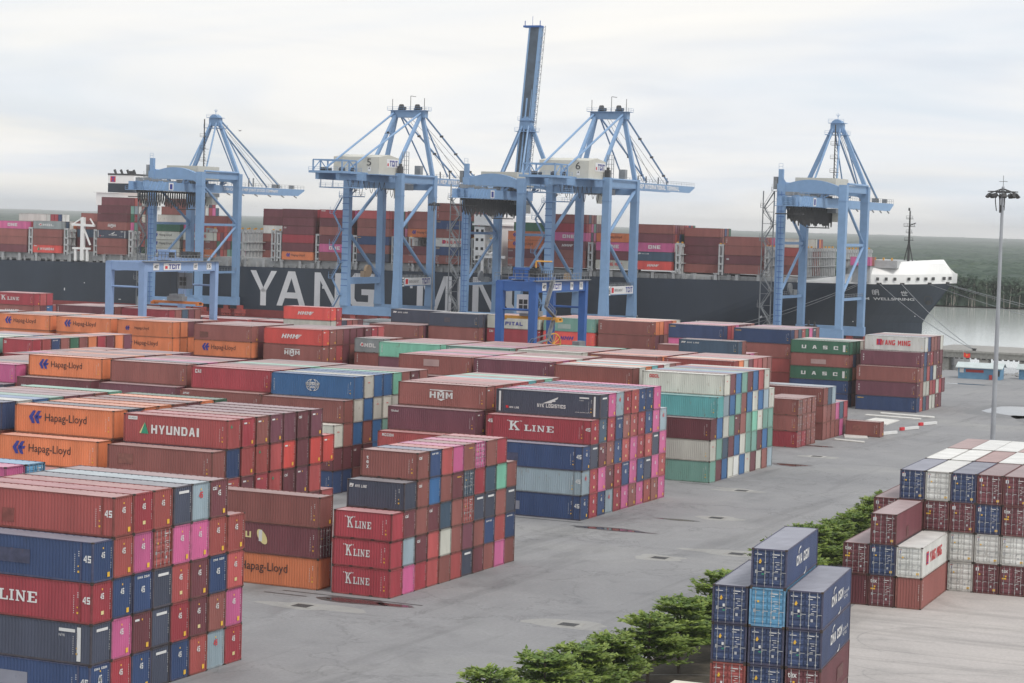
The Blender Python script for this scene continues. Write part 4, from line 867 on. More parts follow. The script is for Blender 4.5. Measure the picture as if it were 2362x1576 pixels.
b = MB(); P_ = lambda u, v: (-137.9 + u, 604.38, 1.95 + v); put_poly(b, P_, [(math.cos(R(90 + 36 * i)) * (.3 if i % 2 == 0 else .13), math.sin(R(90 + 36 * i)) * (.3 if i % 2 == 0 else .13)) for i in range(10)]); loc(b, 'star', M_YEL, f_)
# mud, rocks and bush under the jetty
b = MB(); rr = random.Random(8)
for k in range(260):
    x = rr.uniform(-149, -85); y = rr.uniform(553, 566); s_ = rr.uniform(.25, .8); c0 = Vector((x, y, rr.uniform(-1.6, 0.1)))
    pts = [c0 + Vector((rr.uniform(-1, 1), rr.uniform(-1, 1), rr.uniform(-.5, 1))) * s_ for _ in range(5)]
    for a_, b_, c_ in ((0, 1, 2), (0, 2, 3), (0, 3, 4), (1, 2, 4), (2, 3, 4)): b.quad(pts[a_], pts[b_], pts[c_])
tag(b.build('rock_bank', mat('pale_rock', (.46, .45, .42), rough=.9, var=.35, nscale=1)), 'broken pale rocks along the bank behind the blue sheds', 'rocks', kind='stuff')
M_BOG0 = mat('banner_red', (.40, .05, .05), rough=.7, var=.1)
M_TURQ = mat('roof_turquoise', (.46, .52, .52), rough=.5, var=.12); M_SBL = mat('wall_blue_paint', (.14, .30, .46), rough=.7, var=.12)
def shed(x, y, w, d, hh, label, banner=True, rz=R(3)):
    s = thing('site_shed', label, 'shed', (x, y, 0), rz)
    b = MB(); b.box(0, 0, 0, w, d, hh); b.build('wall', M_SBL, s)
    b = MB(); b.quad((-.6, -.6, hh - .1), (w + .6, -.6, hh - .1), (w + .6, d / 2, hh + 1.0), (-.6, d / 2, hh + 1.0)); b.quad((-.6, d / 2, hh + 1.0), (w + .6, d / 2, hh + 1.0), (w + .6, d + .6, hh - .1), (-.6, d + .6, hh - .1)); b.quad((-.6, -.6, hh - .1), (-.6, -.6, hh - .3), (w + .6, -.6, hh - .3), (w + .6, -.6, hh - .1)); b.build('roof', M_TURQ, s)
    if banner:
        b = MB(); b.box(w * .18, -.06, hh * .55, w * .60, 0, hh * .78); b.build('banner', M_BOG0, s)
        b = MB(); b.box(w * .03, -.06, hh * .5, w * .13, 0, hh * .85); b.build('notice_board', M_WHITE, s)
        b = MB(); b.box(w * .74, -.5, 0, w * .81, -.05, hh * .4); b.build('locker', M_BOG0, s)
    for i in range(2):
        b = MB(); b.box(w * (.88 + .06 * i), -.04, hh * .3, w * (.92 + .06 * i), 0, hh * .75); b.build('window', M_DARK, s)
shed(-124, 535, 10.2, 5, 2.9, 'long blue shed with turquoise roof and red banner behind the tall mast')
shed(-110.9, 543, 7.5, 4, 2.7, 'second blue shed partly cut off beside the long one', False)
# kerbs, slabs, puddles, pits, barrier rods
def flat(name, pts, z, m, label=None, cat=None, kind=None, th=None, group=None):
    b = MB()
    if th:
        n = len(pts); b.quad(*[(x, y, z + th) for x, y in pts])
        for i in range(n): a, c = pts[i], pts[(i + 1) % n]; b.quad((a[0], a[1], z), (c[0], c[1], z), (c[0], c[1], z + th), (a[0], a[1], z + th))
    else: b.quad(*[(x, y, z) for x, y in pts])
    o = b.build(name, m); tag(o, label, cat, group, kind); return o
# runway beams for the yard gantries and dark drains along the stack fronts
for k, (x0, x1, y) in enumerate(((-103, -88.5, 176.6), (-112, -98.0, 236.4), (-103, -98.5, 282.5), (-104, -99.5, 174.9))):
    flat('road_drain', [(x0, y - .18), (x1, y - .18), (x1, y + .18), (x0, y + .18)], .004, M_DARK, kind='structure')
rr = random.Random(21)
def blob(cx, cy, rx, ry, n=22, seed=0, j=.35):
    q = random.Random(seed); k = [1 + q.uniform(-j, j) for _ in range(n)]
    k = [(k[i - 1] + 2 * k[i] + k[(i + 1) % n]) / 4 for i in range(n)]
    return [(cx + math.cos(2 * math.pi * i / n) * rx * k[i], cy + math.sin(2 * math.pi * i / n) * ry * k[i]) for i in range(n)]
mp_ = bpy.data.materials.new('puddle_water'); mp_.use_nodes = True; bb = mp_.node_tree.nodes['Principled BSDF']; bb.inputs['Base Color'].default_value = (.05, .045, .042, 1); bb.inputs['Roughness'].default_value = .04
for i, (x, y, rx, ry, n_) in enumerate(((-96.2, 176.4, 3.0, .85, 1), (-90.7, 176.5, 1.6, .5, 0), (-95.0, 239.3 - 4.6, 4.2, .8, 1), (-89.6, 246, 2.2, .5, 0), (-97.0, 314.5, 2.2, 1.6, 1), (-88.5, 446, 9, 13, 1), (-80, 433, 6, 10, 0), (-119, 515, 7, 1.4, 0), (-98, 208, 2, .6, 0), (-103, 345, 3, .8, 0))):
    if i in (0, 2): x += 1.5
    flat('puddle', blob(x, y - 1.2 if i < 3 else y, rx * 1.35, ry * 1.6, seed=i + 40), .004, M_RUSTD, kind='structure')
    flat('puddle', blob(x, y - 1.2 if i < 3 else y, rx, ry, seed=i + 40), .008, mp_, kind='structure')
for i, (x, y) in enumerate(((-80.8, 216.4), (-73.7, 175.4), (-74.9, 224.0), (-97.7, 329.2), (-92.9, 278.9), (-97.4, 170.5), (-86.5, 250.5))):
    flat('road_patch', blob(x, y, 3.2 + i % 3, 1.8, seed=90 + i, j=.5), .0038 if False else .0079, M_PALE, kind='structure')
    o = flat('drain_pit', [(x - 1.3, y - 1.1), (x + 1.3, y - 1.1), (x + 1.3, y + 1.1), (x - 1.3, y + 1.1)], .012, M_KERB, ['pit cover on the road by the short lettered stack', 'nearest pit cover on the open road', 'pit cover on the road behind the blue stack', 'farthest pit cover near the white slabs', 'pit cover beside the beige pyramid', 'pit cover between the front pyramid and the puddle', 'pit cover before the tall pyramid end'][i], 'pit cover', group='drain pits in the road')
    b = MB()
    for k in range(5): b.box(x - .8, y - .75 + k * .3, .014, x + .8, y - .55 + k * .3, .03)
    g_ = b.build('grating', M_DARK, o)
for i in range(0):
    x = rr.uniform(-94, -68); y = rr.uniform(140, 420); w = rr.uniform(1.0, 5); d = rr.uniform(.8, 4)
    flat('road_patch', blob(x, y, w, d, seed=i, n=14, j=.3), .0045 + i * .00015, (M_RP1, M_RP2)[i % 2], kind='structure')
for i, p in enumerate(([(-111.7, 418.1), (-100.6, 415.9), (-99.9, 413.2), (-111, 415.5)], [(-109, 404.5), (-103.9, 402.6), (-103.4, 391.5), (-109, 394)], [(-112.5, 411.5), (-101.6, 409.8), (-101.3, 407.9), (-112.5, 409.6)], [(-110, 385), (-105.2, 383.8), (-99.0, 363), (-102.6, 361.6)], [(-103.5, 358.8), (-98, 357.3), (-97.4, 355.3), (-103, 356.8)])):
    flat('concrete_slab', p, .004, M_SLAB, ['long white kerb slab at the foot of the white topped tower', 'broad white slab before the white topped tower', 'middle white slab strip near the lone brown box', 'pale slab running beside the brown and pink block', 'short white strip at the corner of the door end stack'][i], 'slab', th=.16, group='white concrete slabs')
for i, (x, y) in enumerate(((-98.9, 371.5), (-98.2, 383.8), (-97.9, 396.0))):
    t_ = thing('barrier_bar', ['nearest red tipped white bar lying on the asphalt', 'middle red tipped white bar lying on the asphalt', 'farthest red tipped white bar by the white slabs'][i], 'barrier', (x, y, 0), group='red and white barrier bars')
    b = MB(); b.beam((0, 0, .3), (1.4, 4.6, .3), .35, .5); b.build('bar', M_WHITE, t_)
    b = MB(); b.beam((-.35, -1.1, .3), (-.01, -.02, .3), .42, .55); b.build('red_tip', M_RED, t_)
# planter between road and right hand blocks
PTS = lambda f, a, bb_: [(a + (bb_ - a) * i / 6) for i in range(7)]
pl = [(-63.6, 115), (-51.6, 115), (-56.2, 198), (-57.8, 214), (-60.4, 256), (-67.6, 256), (-64.0, 200), (-62.0, 165)]
flat('planting_bed', pl, .004, M_SOIL, kind='structure')
b = MB()
for a, c in zip(pl, pl[1:] + pl[:1]): b.beam((*a, .07), (*c, .07), .22, .14)
o = b.build('kerb', M_KERB); o['kind'] = 'structure'
# worn marks on the right hand concrete: tyre arcs as thin damp films
M_TYRE = mat('tyre_mark', (.35, .33, .32), rough=.8, var=.2, nscale=3)
b = MB(); q = random.Random(17)
for k in range(46):
    cx, cy = q.uniform(-48, -5), q.uniform(140, 196); r0 = q.uniform(5, 16); a0 = q.uniform(0, 6.28); n = 14; w = .10; sp_ = q.uniform(.8, 2.2)
    for i in range(n):
        a, c = a0 + sp_ * i / n, a0 + sp_ * (i + 1) / n
        b.quad(*[(cx + math.cos(t_) * r_ * 1.6, cy + math.sin(t_) * r_ * .8, .008 + k * .00005) for t_, r_ in ((a, r0), (c, r0), (c, r0 + w), (a, r0 + w))])
o = b.build('tyre_tracks', M_TYRE); o['kind'] = 'structure'

# ---------------------------------------------------------------- light masts
M_POLE = mat('mast_grey', (.34, .36, .39), rough=.5, metal=.2, var=.1)
def mast(x, y, label, r0=.36):
    t = thing('light_mast', label, 'light mast', (x, y, 0), group='tall light masts')
    b = MB(); b.tube((0, 0, 0), (0, 0, 40.6), r0, .17, n=12); b.box(-.7, -.7, 0, .7, .7, .3); b.build('pole', M_POLE, t)
    b = MB()
    for i in range(16):
        a, c = 2 * math.pi * i / 16, 2 * math.pi * (i + 1) / 16
        for r_, z in ((1.75, 39.5), (1.75, 40.0), (.8, 39.9)): b.beam((math.cos(a) * r_, math.sin(a) * r_, z), (math.cos(c) * r_, math.sin(c) * r_, z), .09)
        if i % 2 == 0: b.beam((0, 0, 40.4), (math.cos(a) * 1.75, math.sin(a) * 1.75, 39.75), .08)
    b.tube((0, 0, 40.6), (0, 0, 41.9), .03, n=4); b.beam((-.5, 0, 41.2), (.5, 0, 41.2), .05); b.build('head_frame', M_DARK, t)
    for i in range(10):
        a = 2 * math.pi * i / 10; b = MB(); cx, cy = math.cos(a) * 1.6, math.sin(a) * 1.6; dn = .55
        b.beam((cx, cy, 39.7), (cx + math.cos(a) * .35, cy + math.sin(a) * .3, 39.3), .5, .28); b.build('floodlight', M_DARK, t)
    b = MB(); q = random.Random(3)
    for i in range(7):
        a = q.uniform(0, 6.28); r_ = q.uniform(.4, 1.2); b.path([(math.cos(a) * r_, math.sin(a) * r_, 39.5), (math.cos(a) * r_ * .9, math.sin(a) * r_ * .9, 39.5 - q.uniform(.6, 1.3)), (math.cos(a) * r_ * .7, math.sin(a) * r_, 39.5 - q.uniform(1.2, 2.0))], .06)
    b.box(-.3, -.3, 37.5, -.1, .3, 38.4); b.build('cables', M_DARK, t)
mast(-56.5, 263.0, 'nearest tall grey light mast rising behind the right hand block')
mast(-317.5, 742 - 108, 'distant slim light mast before the ship between the gantry cranes', .3)

# ---------------------------------------------------------------- trees in the planter
ml = bpy.data.materials.new('leaf_green'); ml.use_nodes = True; t = ml.node_tree; bb = t.nodes['Principled BSDF']; bb.inputs['Roughness'].default_value = .6
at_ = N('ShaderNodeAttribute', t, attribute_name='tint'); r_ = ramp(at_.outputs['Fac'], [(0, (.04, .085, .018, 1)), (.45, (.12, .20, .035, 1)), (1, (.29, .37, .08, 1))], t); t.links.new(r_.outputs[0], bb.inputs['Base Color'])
tr_ = N('ShaderNodeBsdfTranslucent', t); t.links.new(r_.outputs[0], tr_.inputs[0]); ms_ = N('ShaderNodeMixShader', t); ms_.inputs[0].default_value = .3
t.links.new(bb.outputs[0], ms_.inputs[1]); t.links.new(tr_.outputs[0], ms_.inputs[2]); t.links.new(ms_.outputs[0], t.nodes['Material Output'].inputs[0])
M_BARK = mat('bark', (.13, .105, .085), rough=.9, var=.3, nscale=3)
def tree_meshes(seed):
    q = random.Random(seed); tb = MB(); lb = MB(); tint = []; ht = q.uniform(5.0, 6.0)
    tb.tube((0, 0, 0), (0, 0, ht * .5), .13, .09, n=7); tb.tube((0, 0, ht * .5), (.05, 0, ht * .97), .09, .03, n=6)
    for lv in range(6):
        z = 1.9 + lv * (ht - 2.1) / 5.4; R0 = 3.0 * (1 - lv / 6.6) ** .75 + q.uniform(-.2, .3); nb = 9 - lv // 2; a0 = q.uniform(0, 6)
        for k in range(nb):
            a = a0 + 2 * math.pi * k / nb + q.uniform(-.25, .25); L_ = R0 * q.uniform(.72, 1.12); up = q.uniform(.05, .35)
            d = Vector((math.cos(a), math.sin(a), up)).normalized(); p0 = Vector((0, 0, z)); p1 = p0 + d * L_
            tb.tube(p0, p1, .035, .012, n=4, cap=False)
            base_t = q.uniform(-.15, .2)
            for s_ in range(6):
                fr = .22 + .78 * s_ / 5; c = p0 + d * (L_ * fr)
                side = Vector((-d.y, d.x, 0)).normalized(); span = (.32 + .55 * math.sin(fr * 2.6)) * q.uniform(.8, 1.15)
                for sg in (-1, 1):
                    e = c + side * sg * span + d * span * .7 + Vector((0, 0, q.uniform(-.05, .18)))
                    for m_ in range(8):
                        g_ = (m_ + .6) / 8; cc = c.lerp(e, g_) + Vector((q.uniform(-.1, .1), q.uniform(-.1, .1), q.uniform(-.06, .09)))
                        n_ = Vector((q.uniform(-.6, .6), q.uniform(-.6, .6), 1)).normalized(); u = (e - c).normalized(); u = (u + Vector((q.uniform(-.9, .9), q.uniform(-.9, .9), q.uniform(-.3, .3)))).normalized(); w = n_.cross(u).normalized(); s2 = q.uniform(.13, .23)
                        lb.quad(cc + u * s2 * 1.3, cc + w * s2 * .55, cc - u * s2 * 1.0, cc - w * s2 * .55)
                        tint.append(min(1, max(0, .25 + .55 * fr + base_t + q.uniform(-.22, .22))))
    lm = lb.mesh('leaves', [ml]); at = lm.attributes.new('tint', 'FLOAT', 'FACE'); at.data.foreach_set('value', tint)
    return tb.mesh('trunk', [M_BARK]), lm
TMS = [tree_meshes(s_) for s_ in (11, 12, 13, 14)]
q = random.Random(31); TN = 19
for i in range(TN):
    y = 129.5 + i * 6.3; x = (-57.8 - (y - 165) * .078 if y > 165 else -57.8 - (165 - y) * .045) + q.uniform(-.5, .5)
    d_ = 'before the blue stack' if y < 146 else ('along the blue stack' if y < 176 else ('between the blue stack and the maroon boxes' if y < 200 else 'beside the right hand block'))
    t = thing('roadside_tree', f'{["bushy", "spreading", "feathery", "dense"][i % 4]} green tree with layered twigs, {ORD[i]} in the row', 'tree', (x, y, 0), q.uniform(0, 6), 'trees in the planting bed along the road')
    k = q.uniform(1.0, 1.28); t.scale = (k, k, k * q.uniform(.84, .95))
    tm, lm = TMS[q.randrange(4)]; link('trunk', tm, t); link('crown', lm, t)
# cream roof corner at the bottom edge
t = thing('low_roof', 'cream roof corner of a small building at the bottom edge', 'roof', (-47.6, 130.9, 0), R(3))
b = MB(); b.box(.3, -6, 0, 5.5, -.3, 5.75); b.build('wall', M_SLAB, t)
b = MB(); b.box(0, -6.4, 5.75, 5.9, 0, 6.0); b.build('roof_slab', mat('cream_roof', (.66, .62, .52), rough=.7, var=.08), t)
# ---------------------------------------------------------------- quay cranes
M_CB = mat('crane_blue', srgb(116, 146, 180, k=1.18), rough=.5, var=.06, dirt=.2, dirtcol=(.16, .19, .23))
M_CB2 = mat('crane_blue_deep', srgb(44, 86, 148, k=1.2), rough=.5, var=.08)
M_CB3 = mat('crane_blue_pale', srgb(126, 150, 186, k=1.2), rough=.5, var=.06)
M_HOUSE = mat('crane_house_cream', srgb(192, 190, 180, k=1.1), rough=.6, var=.05)
M_GALV = mat('galvanised', (.25, .265, .28), rough=.5, metal=.3, var=.2)
M_BOG = mat('bogie_red', (.36, .07, .06), rough=.6, var=.2)
M_CABLE = mat('cable_black', (.035, .035, .038), rough=.6, var=.2)
M_SIGN = mat('sign_white', (.78, .78, .78), rough=.5, var=.04)
M_ORG = mat('spreader_orange', (.62, .20, .05), rough=.5, var=.15)
M_YELS = mat('spreader_yellow', (.72, .36, .05), rough=.5, var=.15)
def railing(b, pts, h=1.1, post=2.0):
    for p, q in zip(pts[:-1], pts[1:]):
        p = Vector(p); q = Vector(q); n = max(1, int((q - p).length / post))
        for z in (h, h * .5): b.beam(p + Vector((0, 0, z)), q + Vector((0, 0, z)), .07)
        for i in range(n + 1): c = p.lerp(q, i / n); b.beam(c, c + Vector((0, 0, h)), .07)
def stairs(parent, x, y, z0, z1, m=M_GALV, w=3.2, dx=0, st=5.2, frame=True):
    b = MB(); n = max(1, round((z1 - z0) / st)); s_ = (z1 - z0) / n
    for i in range(n):
        a = z0 + i * s_; lft = (x - w, y, a); rgt = (x, y, a + s_)
        p, q = ((x - w, y, a), (x - .2, y, a + s_)) if i % 2 == 0 else ((x - .2, y, a), (x - w, y, a + s_))
        b.beam(p, q, .8, .18); b.beam(Vector(p) + Vector((0, -.4, 1)), Vector(q) + Vector((0, -.4, 1)), .08)
        ex = x - w if i % 2 == 1 else x
        b.box(ex - .9, y - .8, a + s_ - .08, ex + .7, y + .8, a + s_ + .05)
        railing(b, [(ex - .9, y - .8, a + s_), (ex + .7, y - .8, a + s_)])
        b.beam((ex - .8, y - .8, a + s_), (ex - .8, y - .8, a + s_ + 2.1), .07)
    if frame:
        for xx in (x - w - .6, x - w * .15): b.beam((xx, y + .7, z0), (xx, y + .7, z1), .28)
        k = 0; z = z0
        while z < z1 - 3:
            b.beam((x - w - .6, y + .7, z), (x - w * .15, y + .7, z + 3.4), .14) if k % 2 else b.beam((x - w * .15, y + .7, z), (x - w - .6, y + .7, z + 3.4), .14)
            b.beam((x - w - .6, y + .7, z), (x - w * .15, y + .7, z), .14); z += 3.4; k += 1
    return b.build('stair_tower', m, parent)
def member(parent, name, p, q, w, h=None, m=M_CB, **k):
    b = MB(); b.beam(p, q, w, h, **k); return b.build(name, m, parent)
def pipe(parent, name, p, q, r, m=M_CB):
    b = MB(); b.tube(p, q, r, n=8); return b.build(name, m, parent)
def base_frame(t, kind, m=M_CB, hx=9.25, gy=23.0, top=49.0):
    for sx in (-1, 1):
        for y in (0, gy):
            b = MB()
            if kind == 'A':
                b.beam((sx * hx, y, 6.7), (sx * hx, y, 16), 2.7, 2.7, w2=2.2, h2=2.2, up=(0, 1, 0)); b.beam((sx * hx, y, 16), (sx * hx, y, top), 2.2, 2.2, up=(0, 1, 0))
                b.box(sx * hx - 1.2, y - 1.2, 41.9, sx * hx + 1.2, y + 1.2, 42.15)
            else:
                b.beam((sx * hx, y, 6.7), (sx * hx, y, top - .8), 1.9, 2.0, w2=2.35, h2=2.2, up=(0, 1, 0)); b.box(sx * hx - 1.25, y - 1.2, 43.6, sx * hx + 1.25, y + 1.2, 43.85)
            b.build('leg', m, t)
            for k in (-1, 1):
                b = MB(); cx = sx * (hx - .6) + k * 2.6
                b.box(cx - 1.9, y - .6, 1.3, cx + 1.9, y + .6, 2.6); b.box(cx - .9, y - .7, 2.6, cx + .9, y + .7, 4.0)
                for wx in (-1.4, -.5, .5, 1.4): b.tube((cx + wx, y - .5, .72), (cx + wx, y + .5, .72), .42, n=10)
                b.build('bogie', M_BOG, t)
    for y in (0, gy): b = MB(); b.box(-hx - 1.3, y - .9, 4.0, hx + 1.3, y + .9, 6.7); b.build('sill_beam', m, t)
    zb = 14.6
    for sx in (-1, 1):
        if kind == 'A': member(t, 'portal_beam', (sx * hx, 1.1, zb), (sx * hx, gy - 1.1, zb), 1.6, 2.1)
        else:
            member(t, 'portal_beam', (sx * hx, 1.1, 15.2), (sx * hx, gy - 1.1, 15.2), .7, .8); member(t, 'tie_beam', (sx * hx, 1.1, 31.0), (sx * hx, gy - 1.1, 31.0), .7, .8)
        if kind == 'A': pipe(t, 'brace', (sx * hx, gy - .8, 45.2), (sx * hx, .8, 31.2), .55); pipe(t, 'brace', (sx * hx, .8, 30.2), (sx * hx, gy - 1.0, 15.8), .55)
        else: pipe(t, 'brace', (sx * hx, .8, 44.2), (sx * hx, gy - .8, 31.6), .42); pipe(t, 'brace', (sx * hx, gy - .8, 30.4), (sx * hx, 1.0, 15.9), .42)
        member(t, 'top_beam', (sx * hx, 1.1, top - 1.9), (sx * hx, gy - 1.1, top - 1.9), 1.3, 1.9)
        pipe(t, 'top_pipe', (sx * (hx + .9), 1.1, top - .5), (sx * (hx + .9), gy - 1.1, top - .5), .35)
def sign_text(b, P, txt, x, y, w, h, mi=0, **k): put_text(b, txt, lambda u, v: P(x + u, y + v), w, h, mi, **k)
SIGNM = [M_SIGN, M_BLACK, M_HBLUE, M_RED]
def crane_a(cx, num, label):
    t = thing('quay_crane', label, 'crane', (cx, 618, 0), group='ship to shore cranes on the quay'); base_frame(t, 'A')
    for y in (0.0, 23.0): member(t, 'cross_beam', (-8.2, y, 45.1), (8.2, y, 45.1), 1.5, 1.9)
    for sx in (-1, 1):
        x = sx * 3.6
        b = MB(); b.box(x - .55, -30, 46.1, x + .55, 27, 48.7); b.build('girder', M_CB, t)
        b = MB(); b.box(x - .5, 27.2, 46.3, x + .5, 86, 48.5); b.quad((x - .5, 86, 46.3), (x + .5, 86, 46.3), (x + .5, 91, 48.0), (x - .5, 91, 48.0)); b.quad((x + .5, 86, 46.3), (x + .5, 86, 48.5), (x + .5, 91, 48.5), (x + .5, 91, 48.0)); b.quad((x - .5, 86, 48.5), (x + .5, 86, 48.5), (x + .5, 91, 48.5), (x - .5, 91, 48.5)); bo = b.build('boom', M_CB, t)
        for y0, r_ in ((23, .42), (6, .0)):
            if r_: member(t, 'tower_leg', (sx * 9.0, 23, 49), (sx * 4.6, 23, 69), 1.2, 1.2, up=(0, 1, 0))
            else: member(t, 'tower_leg', (sx * 4.6, 4.5, 48.7), (sx * 4.6, 22.4, 68.6), .95, .95)
        pipe(t, 'backstay', (sx * 4.9, 22, 69.2), (sx * 4.2, -24, 49.5), .33)
        pipe(t, 'forestay', (sx * 4.4, 23.8, 69.3), (sx * 3.7, 66, 49.4), .30); pipe(t, 'forestay', (sx * 3.9, 23.8, 68.8), (sx * 3.6, 45, 49.2), .25)
        b = MB()
        for f_ in (.35, .62, .9):
            a = Vector((sx * 4.4, 23.8, 69.3)).lerp(Vector((sx * 3.7, 66, 49.4)), f_); b.box(a.x - .3, a.y - .7, a.z - .4, a.x + .3, a.y + .7, a.z + .3)
        b.build('stay_joint', M_DARK, t)
        b = MB(); b.path([(sx * 2.2, 24, 69), (sx * 1.8, 58, 49)], .07, 4); b.path([(sx * 1.4, 24, 69), (sx * 1.2, 70, 48.8)], .07, 4); b.build('hoist_rope', M_CABLE, t)
    b = MB(); b.box(-6.2, 21.8, 67.6, 6.2, 24.2, 69.8); b.box(-7, 21, 69.8, 7, 25, 69.95); railing(b, [(-7, 21, 69.9), (7, 21, 69.9), (7, 25, 69.9)]); b.build('apex_beam', M_CB, t)
    b = MB()
    for x in (-2.9, 2.9): b.tube((x - .5, 23, 70.9), (x + .5, 23, 70.9), 1.05, n=12); b.box(x - 1.0, 22.4, 69.9, x + 1.0, 23.6, 70.7); b.tube((x + .9, 23, 70.6), (x + 1.6, 23, 70.6), .5, n=8)
    for x, z in ((-6.2, 73.6), (.4, 74.6), (5.4, 73.9)): b.beam((x, 23, 69.9), (x, 23, z), .14)
    b.beam((.4, 23, 74.6), (2.2, 23, 74.4), .16); b.build('apex_sheaves', M_DARK, t)
    b = MB(); b.box(-8, -12, 48.3, 8, 1.2, 53.6); b.quad((-8, -12, 53.6), (8, -12, 53.6), (8, -5.4, 54.5), (-8, -5.4, 54.5)); b.quad((-8, -5.4, 54.5), (8, -5.4, 54.5), (8, 1.2, 53.6), (-8, 1.2, 53.6)); b.quad((8, -12, 53.6), (8, 1.2, 53.6), (8, -5.4, 54.5)); h_ = b.build('machinery_house', M_HOUSE, t)
    b = MB(); P = lambda u, v: (u, -12.06, v); put_text(b, num, lambda u, v: P(3.8 + u, 50.9 + v), 1.5, 2.2, 1); put_poly(b, P, [(4.2, 49.2), (5.2, 49.2), (5.2, 50.5), (4.2, 50.5)], 0); put_poly(b, lambda u, v: (u, -12.09, v), [(4.5, 49.9), (4.9, 49.9), (4.9, 50.3), (4.5, 50.3)], 1)
    PX = lambda u, v: (8.06, -12 + u, v); put_poly(b, PX, [(5.0, 50.6), (12.8, 50.6), (12.8, 53.2), (5.0, 53.2)], 0)
    PX2 = lambda u, v: (8.10, -12 + u, v); put_text(b, 'TCIT', lambda u, v: PX2(7.0 + u, 51.0 + v), 5.2, 1.8, 2, bold=.02); put_poly(b, PX2, [(5.5, 51.0), (6.3, 51.0), (6.3, 51.9), (5.5, 51.9)], 3); b.build('house_lettering', SIGNM, h_)
    b = MB(); b.box(-8.6, -12.9, 48.05, 8.8, 2, 48.28); b.build('walkway', M_CB, t)
    b = MB()   # rear machinery frame
    for x in (-5, 5):
        for y in (-30, -25.5, -21): b.beam((x, y, 48.7), (x, y, 52.0), .38)
        b.beam((x, -30, 52.0), (x, -21, 52.0), .34); b.beam((x, -30, 49), (x, -25.5, 52.0), .22); b.beam((x, -21, 49), (x, -25.5, 52.0), .22)
    for y in (-30, -25.5, -21): b.beam((-5, y, 52.0), (5, y, 52.0), .38)
    b.box(-6, -31, 48.0, 6, -19.5, 48.7); railing(b, [(-6, -31, 48.7), (6, -31, 48.7), (6, -19.5, 48.7)]); b.build('rear_frame', M_CB, t)
    b = MB(); q = random.Random(4)
    for k in range(9): x = q.uniform(-4.5, 4.5); y = q.uniform(-29, -21); b.tube((x, y, 49.2), (x + .9, y, 49.2), q.uniform(.4, .8), n=8)
    b.build('rope_sheaves', M_DARK, t)
    b = MB(); b.box(-5, -26, 43.6, 6, -18, 43.9); railing(b, [(-5, -26, 43.9), (6, -26, 43.9), (6, -18, 43.9)])
    for x in (-4.6, 5.6):
        for y in (-25.8, -18.2): b.beam((x, y, 43.7), (x, y, 46.2), .2)
    b.build('service_platform', M_CB, t); b = MB(); b.box(-8, -8, 41.2, -2, -2, 41.5); railing(b, [(-8, -8, 41.5), (-2, -8, 41.5), (-2, -2, 41.5)]); b.build('service_platform', M_CB, t)
    b = MB(); b.box(-3.8, 13, 44.0, 3.8, 20, 45.8); b.box(-2.6, 9, 45.4, 2.6, 24, 46.0); b.build('trolley', M_GALV, t)
    b = MB(); b.box(1.2, 11.4, 41.2, 3.4, 13.6, 44.0); b.build('cabin', M_HOUSE, t)
    b = MB(); q = random.Random(9)
    for k in range(11):
        y = -26 + k * 3.4
        b.path([(4.9, y + 3.4 * i / 6, 46.0 - (2.6 + (k % 3)) * math.sin(math.pi * i / 6)) for i in range(7)], .09, 4)
    b.build('festoon_cable', M_CABLE, t)
    b = MB()   # ladder cage mast and boxes beside the tower
    for x in (5.6, 7.2):
        for y in (8, 9.6): b.beam((x, y, 49), (x, y, 56), .16)
    for z in (50.4, 51.8, 53.2, 54.6, 56): b.beam((5.6, 8, z), (7.2, 8, z), .12); b.beam((7.2, 8, z), (7.2, 9.6, z), .12)
    b.box(7.6, 13, 49, 9.6, 15, 51.8); b.build('cable_mast', M_GALV, t)
    b = MB(); railing(b, [(4.3, 28, 48.6), (4.3, 90, 48.6)], 1.1, 2.4)
    for y in (40, 47, 58, 66): b.beam((3.4, y, 48.5), (3.9, y - 1.2, 50.6), .4)
    b.build('boom_railing', M_GALV, t)
    b = MB(); put_text(b, 'CAI MEP INTERNATIONAL TERMINAL', lambda u, v: (4.14, 34 + u, 46.7 + v), 42, 1.35, 0, bold=.02); b.build('boom_lettering', SIGNM, t)
    b = MB(); PX = lambda u, v: (10.12, 1.2 + u, v); put_poly(b, PX, [(0, 13.5), (1.8, 13.5), (1.8, 16.3), (0, 16.3)], 0); put_poly(b, PX, [(2.2, 13.8), (20.4, 13.8), (20.4, 16.2), (2.2, 16.2)], 0)
    P2 = lambda u, v: (10.16, 1.2 + u, v); put_text(b, num, lambda u, v: P2(.4 + u, 13.9 + v), 1.0, 2.0, 1, bold=.02); put_poly(b, P2, [(2.7, 14.2), (4.4, 14.2), (4.4, 15.8), (2.7, 15.8)], 3); put_text(b, 'GROSS LOAD 65 T', lambda u, v: P2(5.0 + u, 14.6 + v), 7.0, .8, 1); put_text(b, 'TCIT', lambda u, v: P2(14.2 + u, 14.2 + v), 5.6, 1.7, 2, bold=.02); b.build('sign_board', SIGNM, t)
    b = MB(); railing(b, [(10.1, 1.2, 16.2), (10.1, 21.6, 16.2)], 1.1, 1.6); railing(b, [(-10.1, 1.2, 15.8), (-10.1, 21.6, 15.8)], 1.1, 1.6)
    for k in range(6): b.box(8.6, 3 + k * 3, 15.7, 9.8, 4.4 + k * 3, 16.9)
    b.build('portal_walkway', M_GALV, t)
    b = MB(); b.tube((-9.9, 15, 17.6), (-9.0, 15, 17.6), 2.0, n=18); b.box(-10, 11, 15.7, -8.6, 13.5, 17.6); b.build('cable_reel', mat('reel_brown', (.35, .25, .16), rough=.6), t)
    stairs(t, -10.5, -1.0, 5, 41, m=M_CB, frame=False)
    b = MB()
    for k in range(18): b.box(-10.5, -1.2, 7 + k * 2, -8.1, -1.12, 7.18 + k * 2)
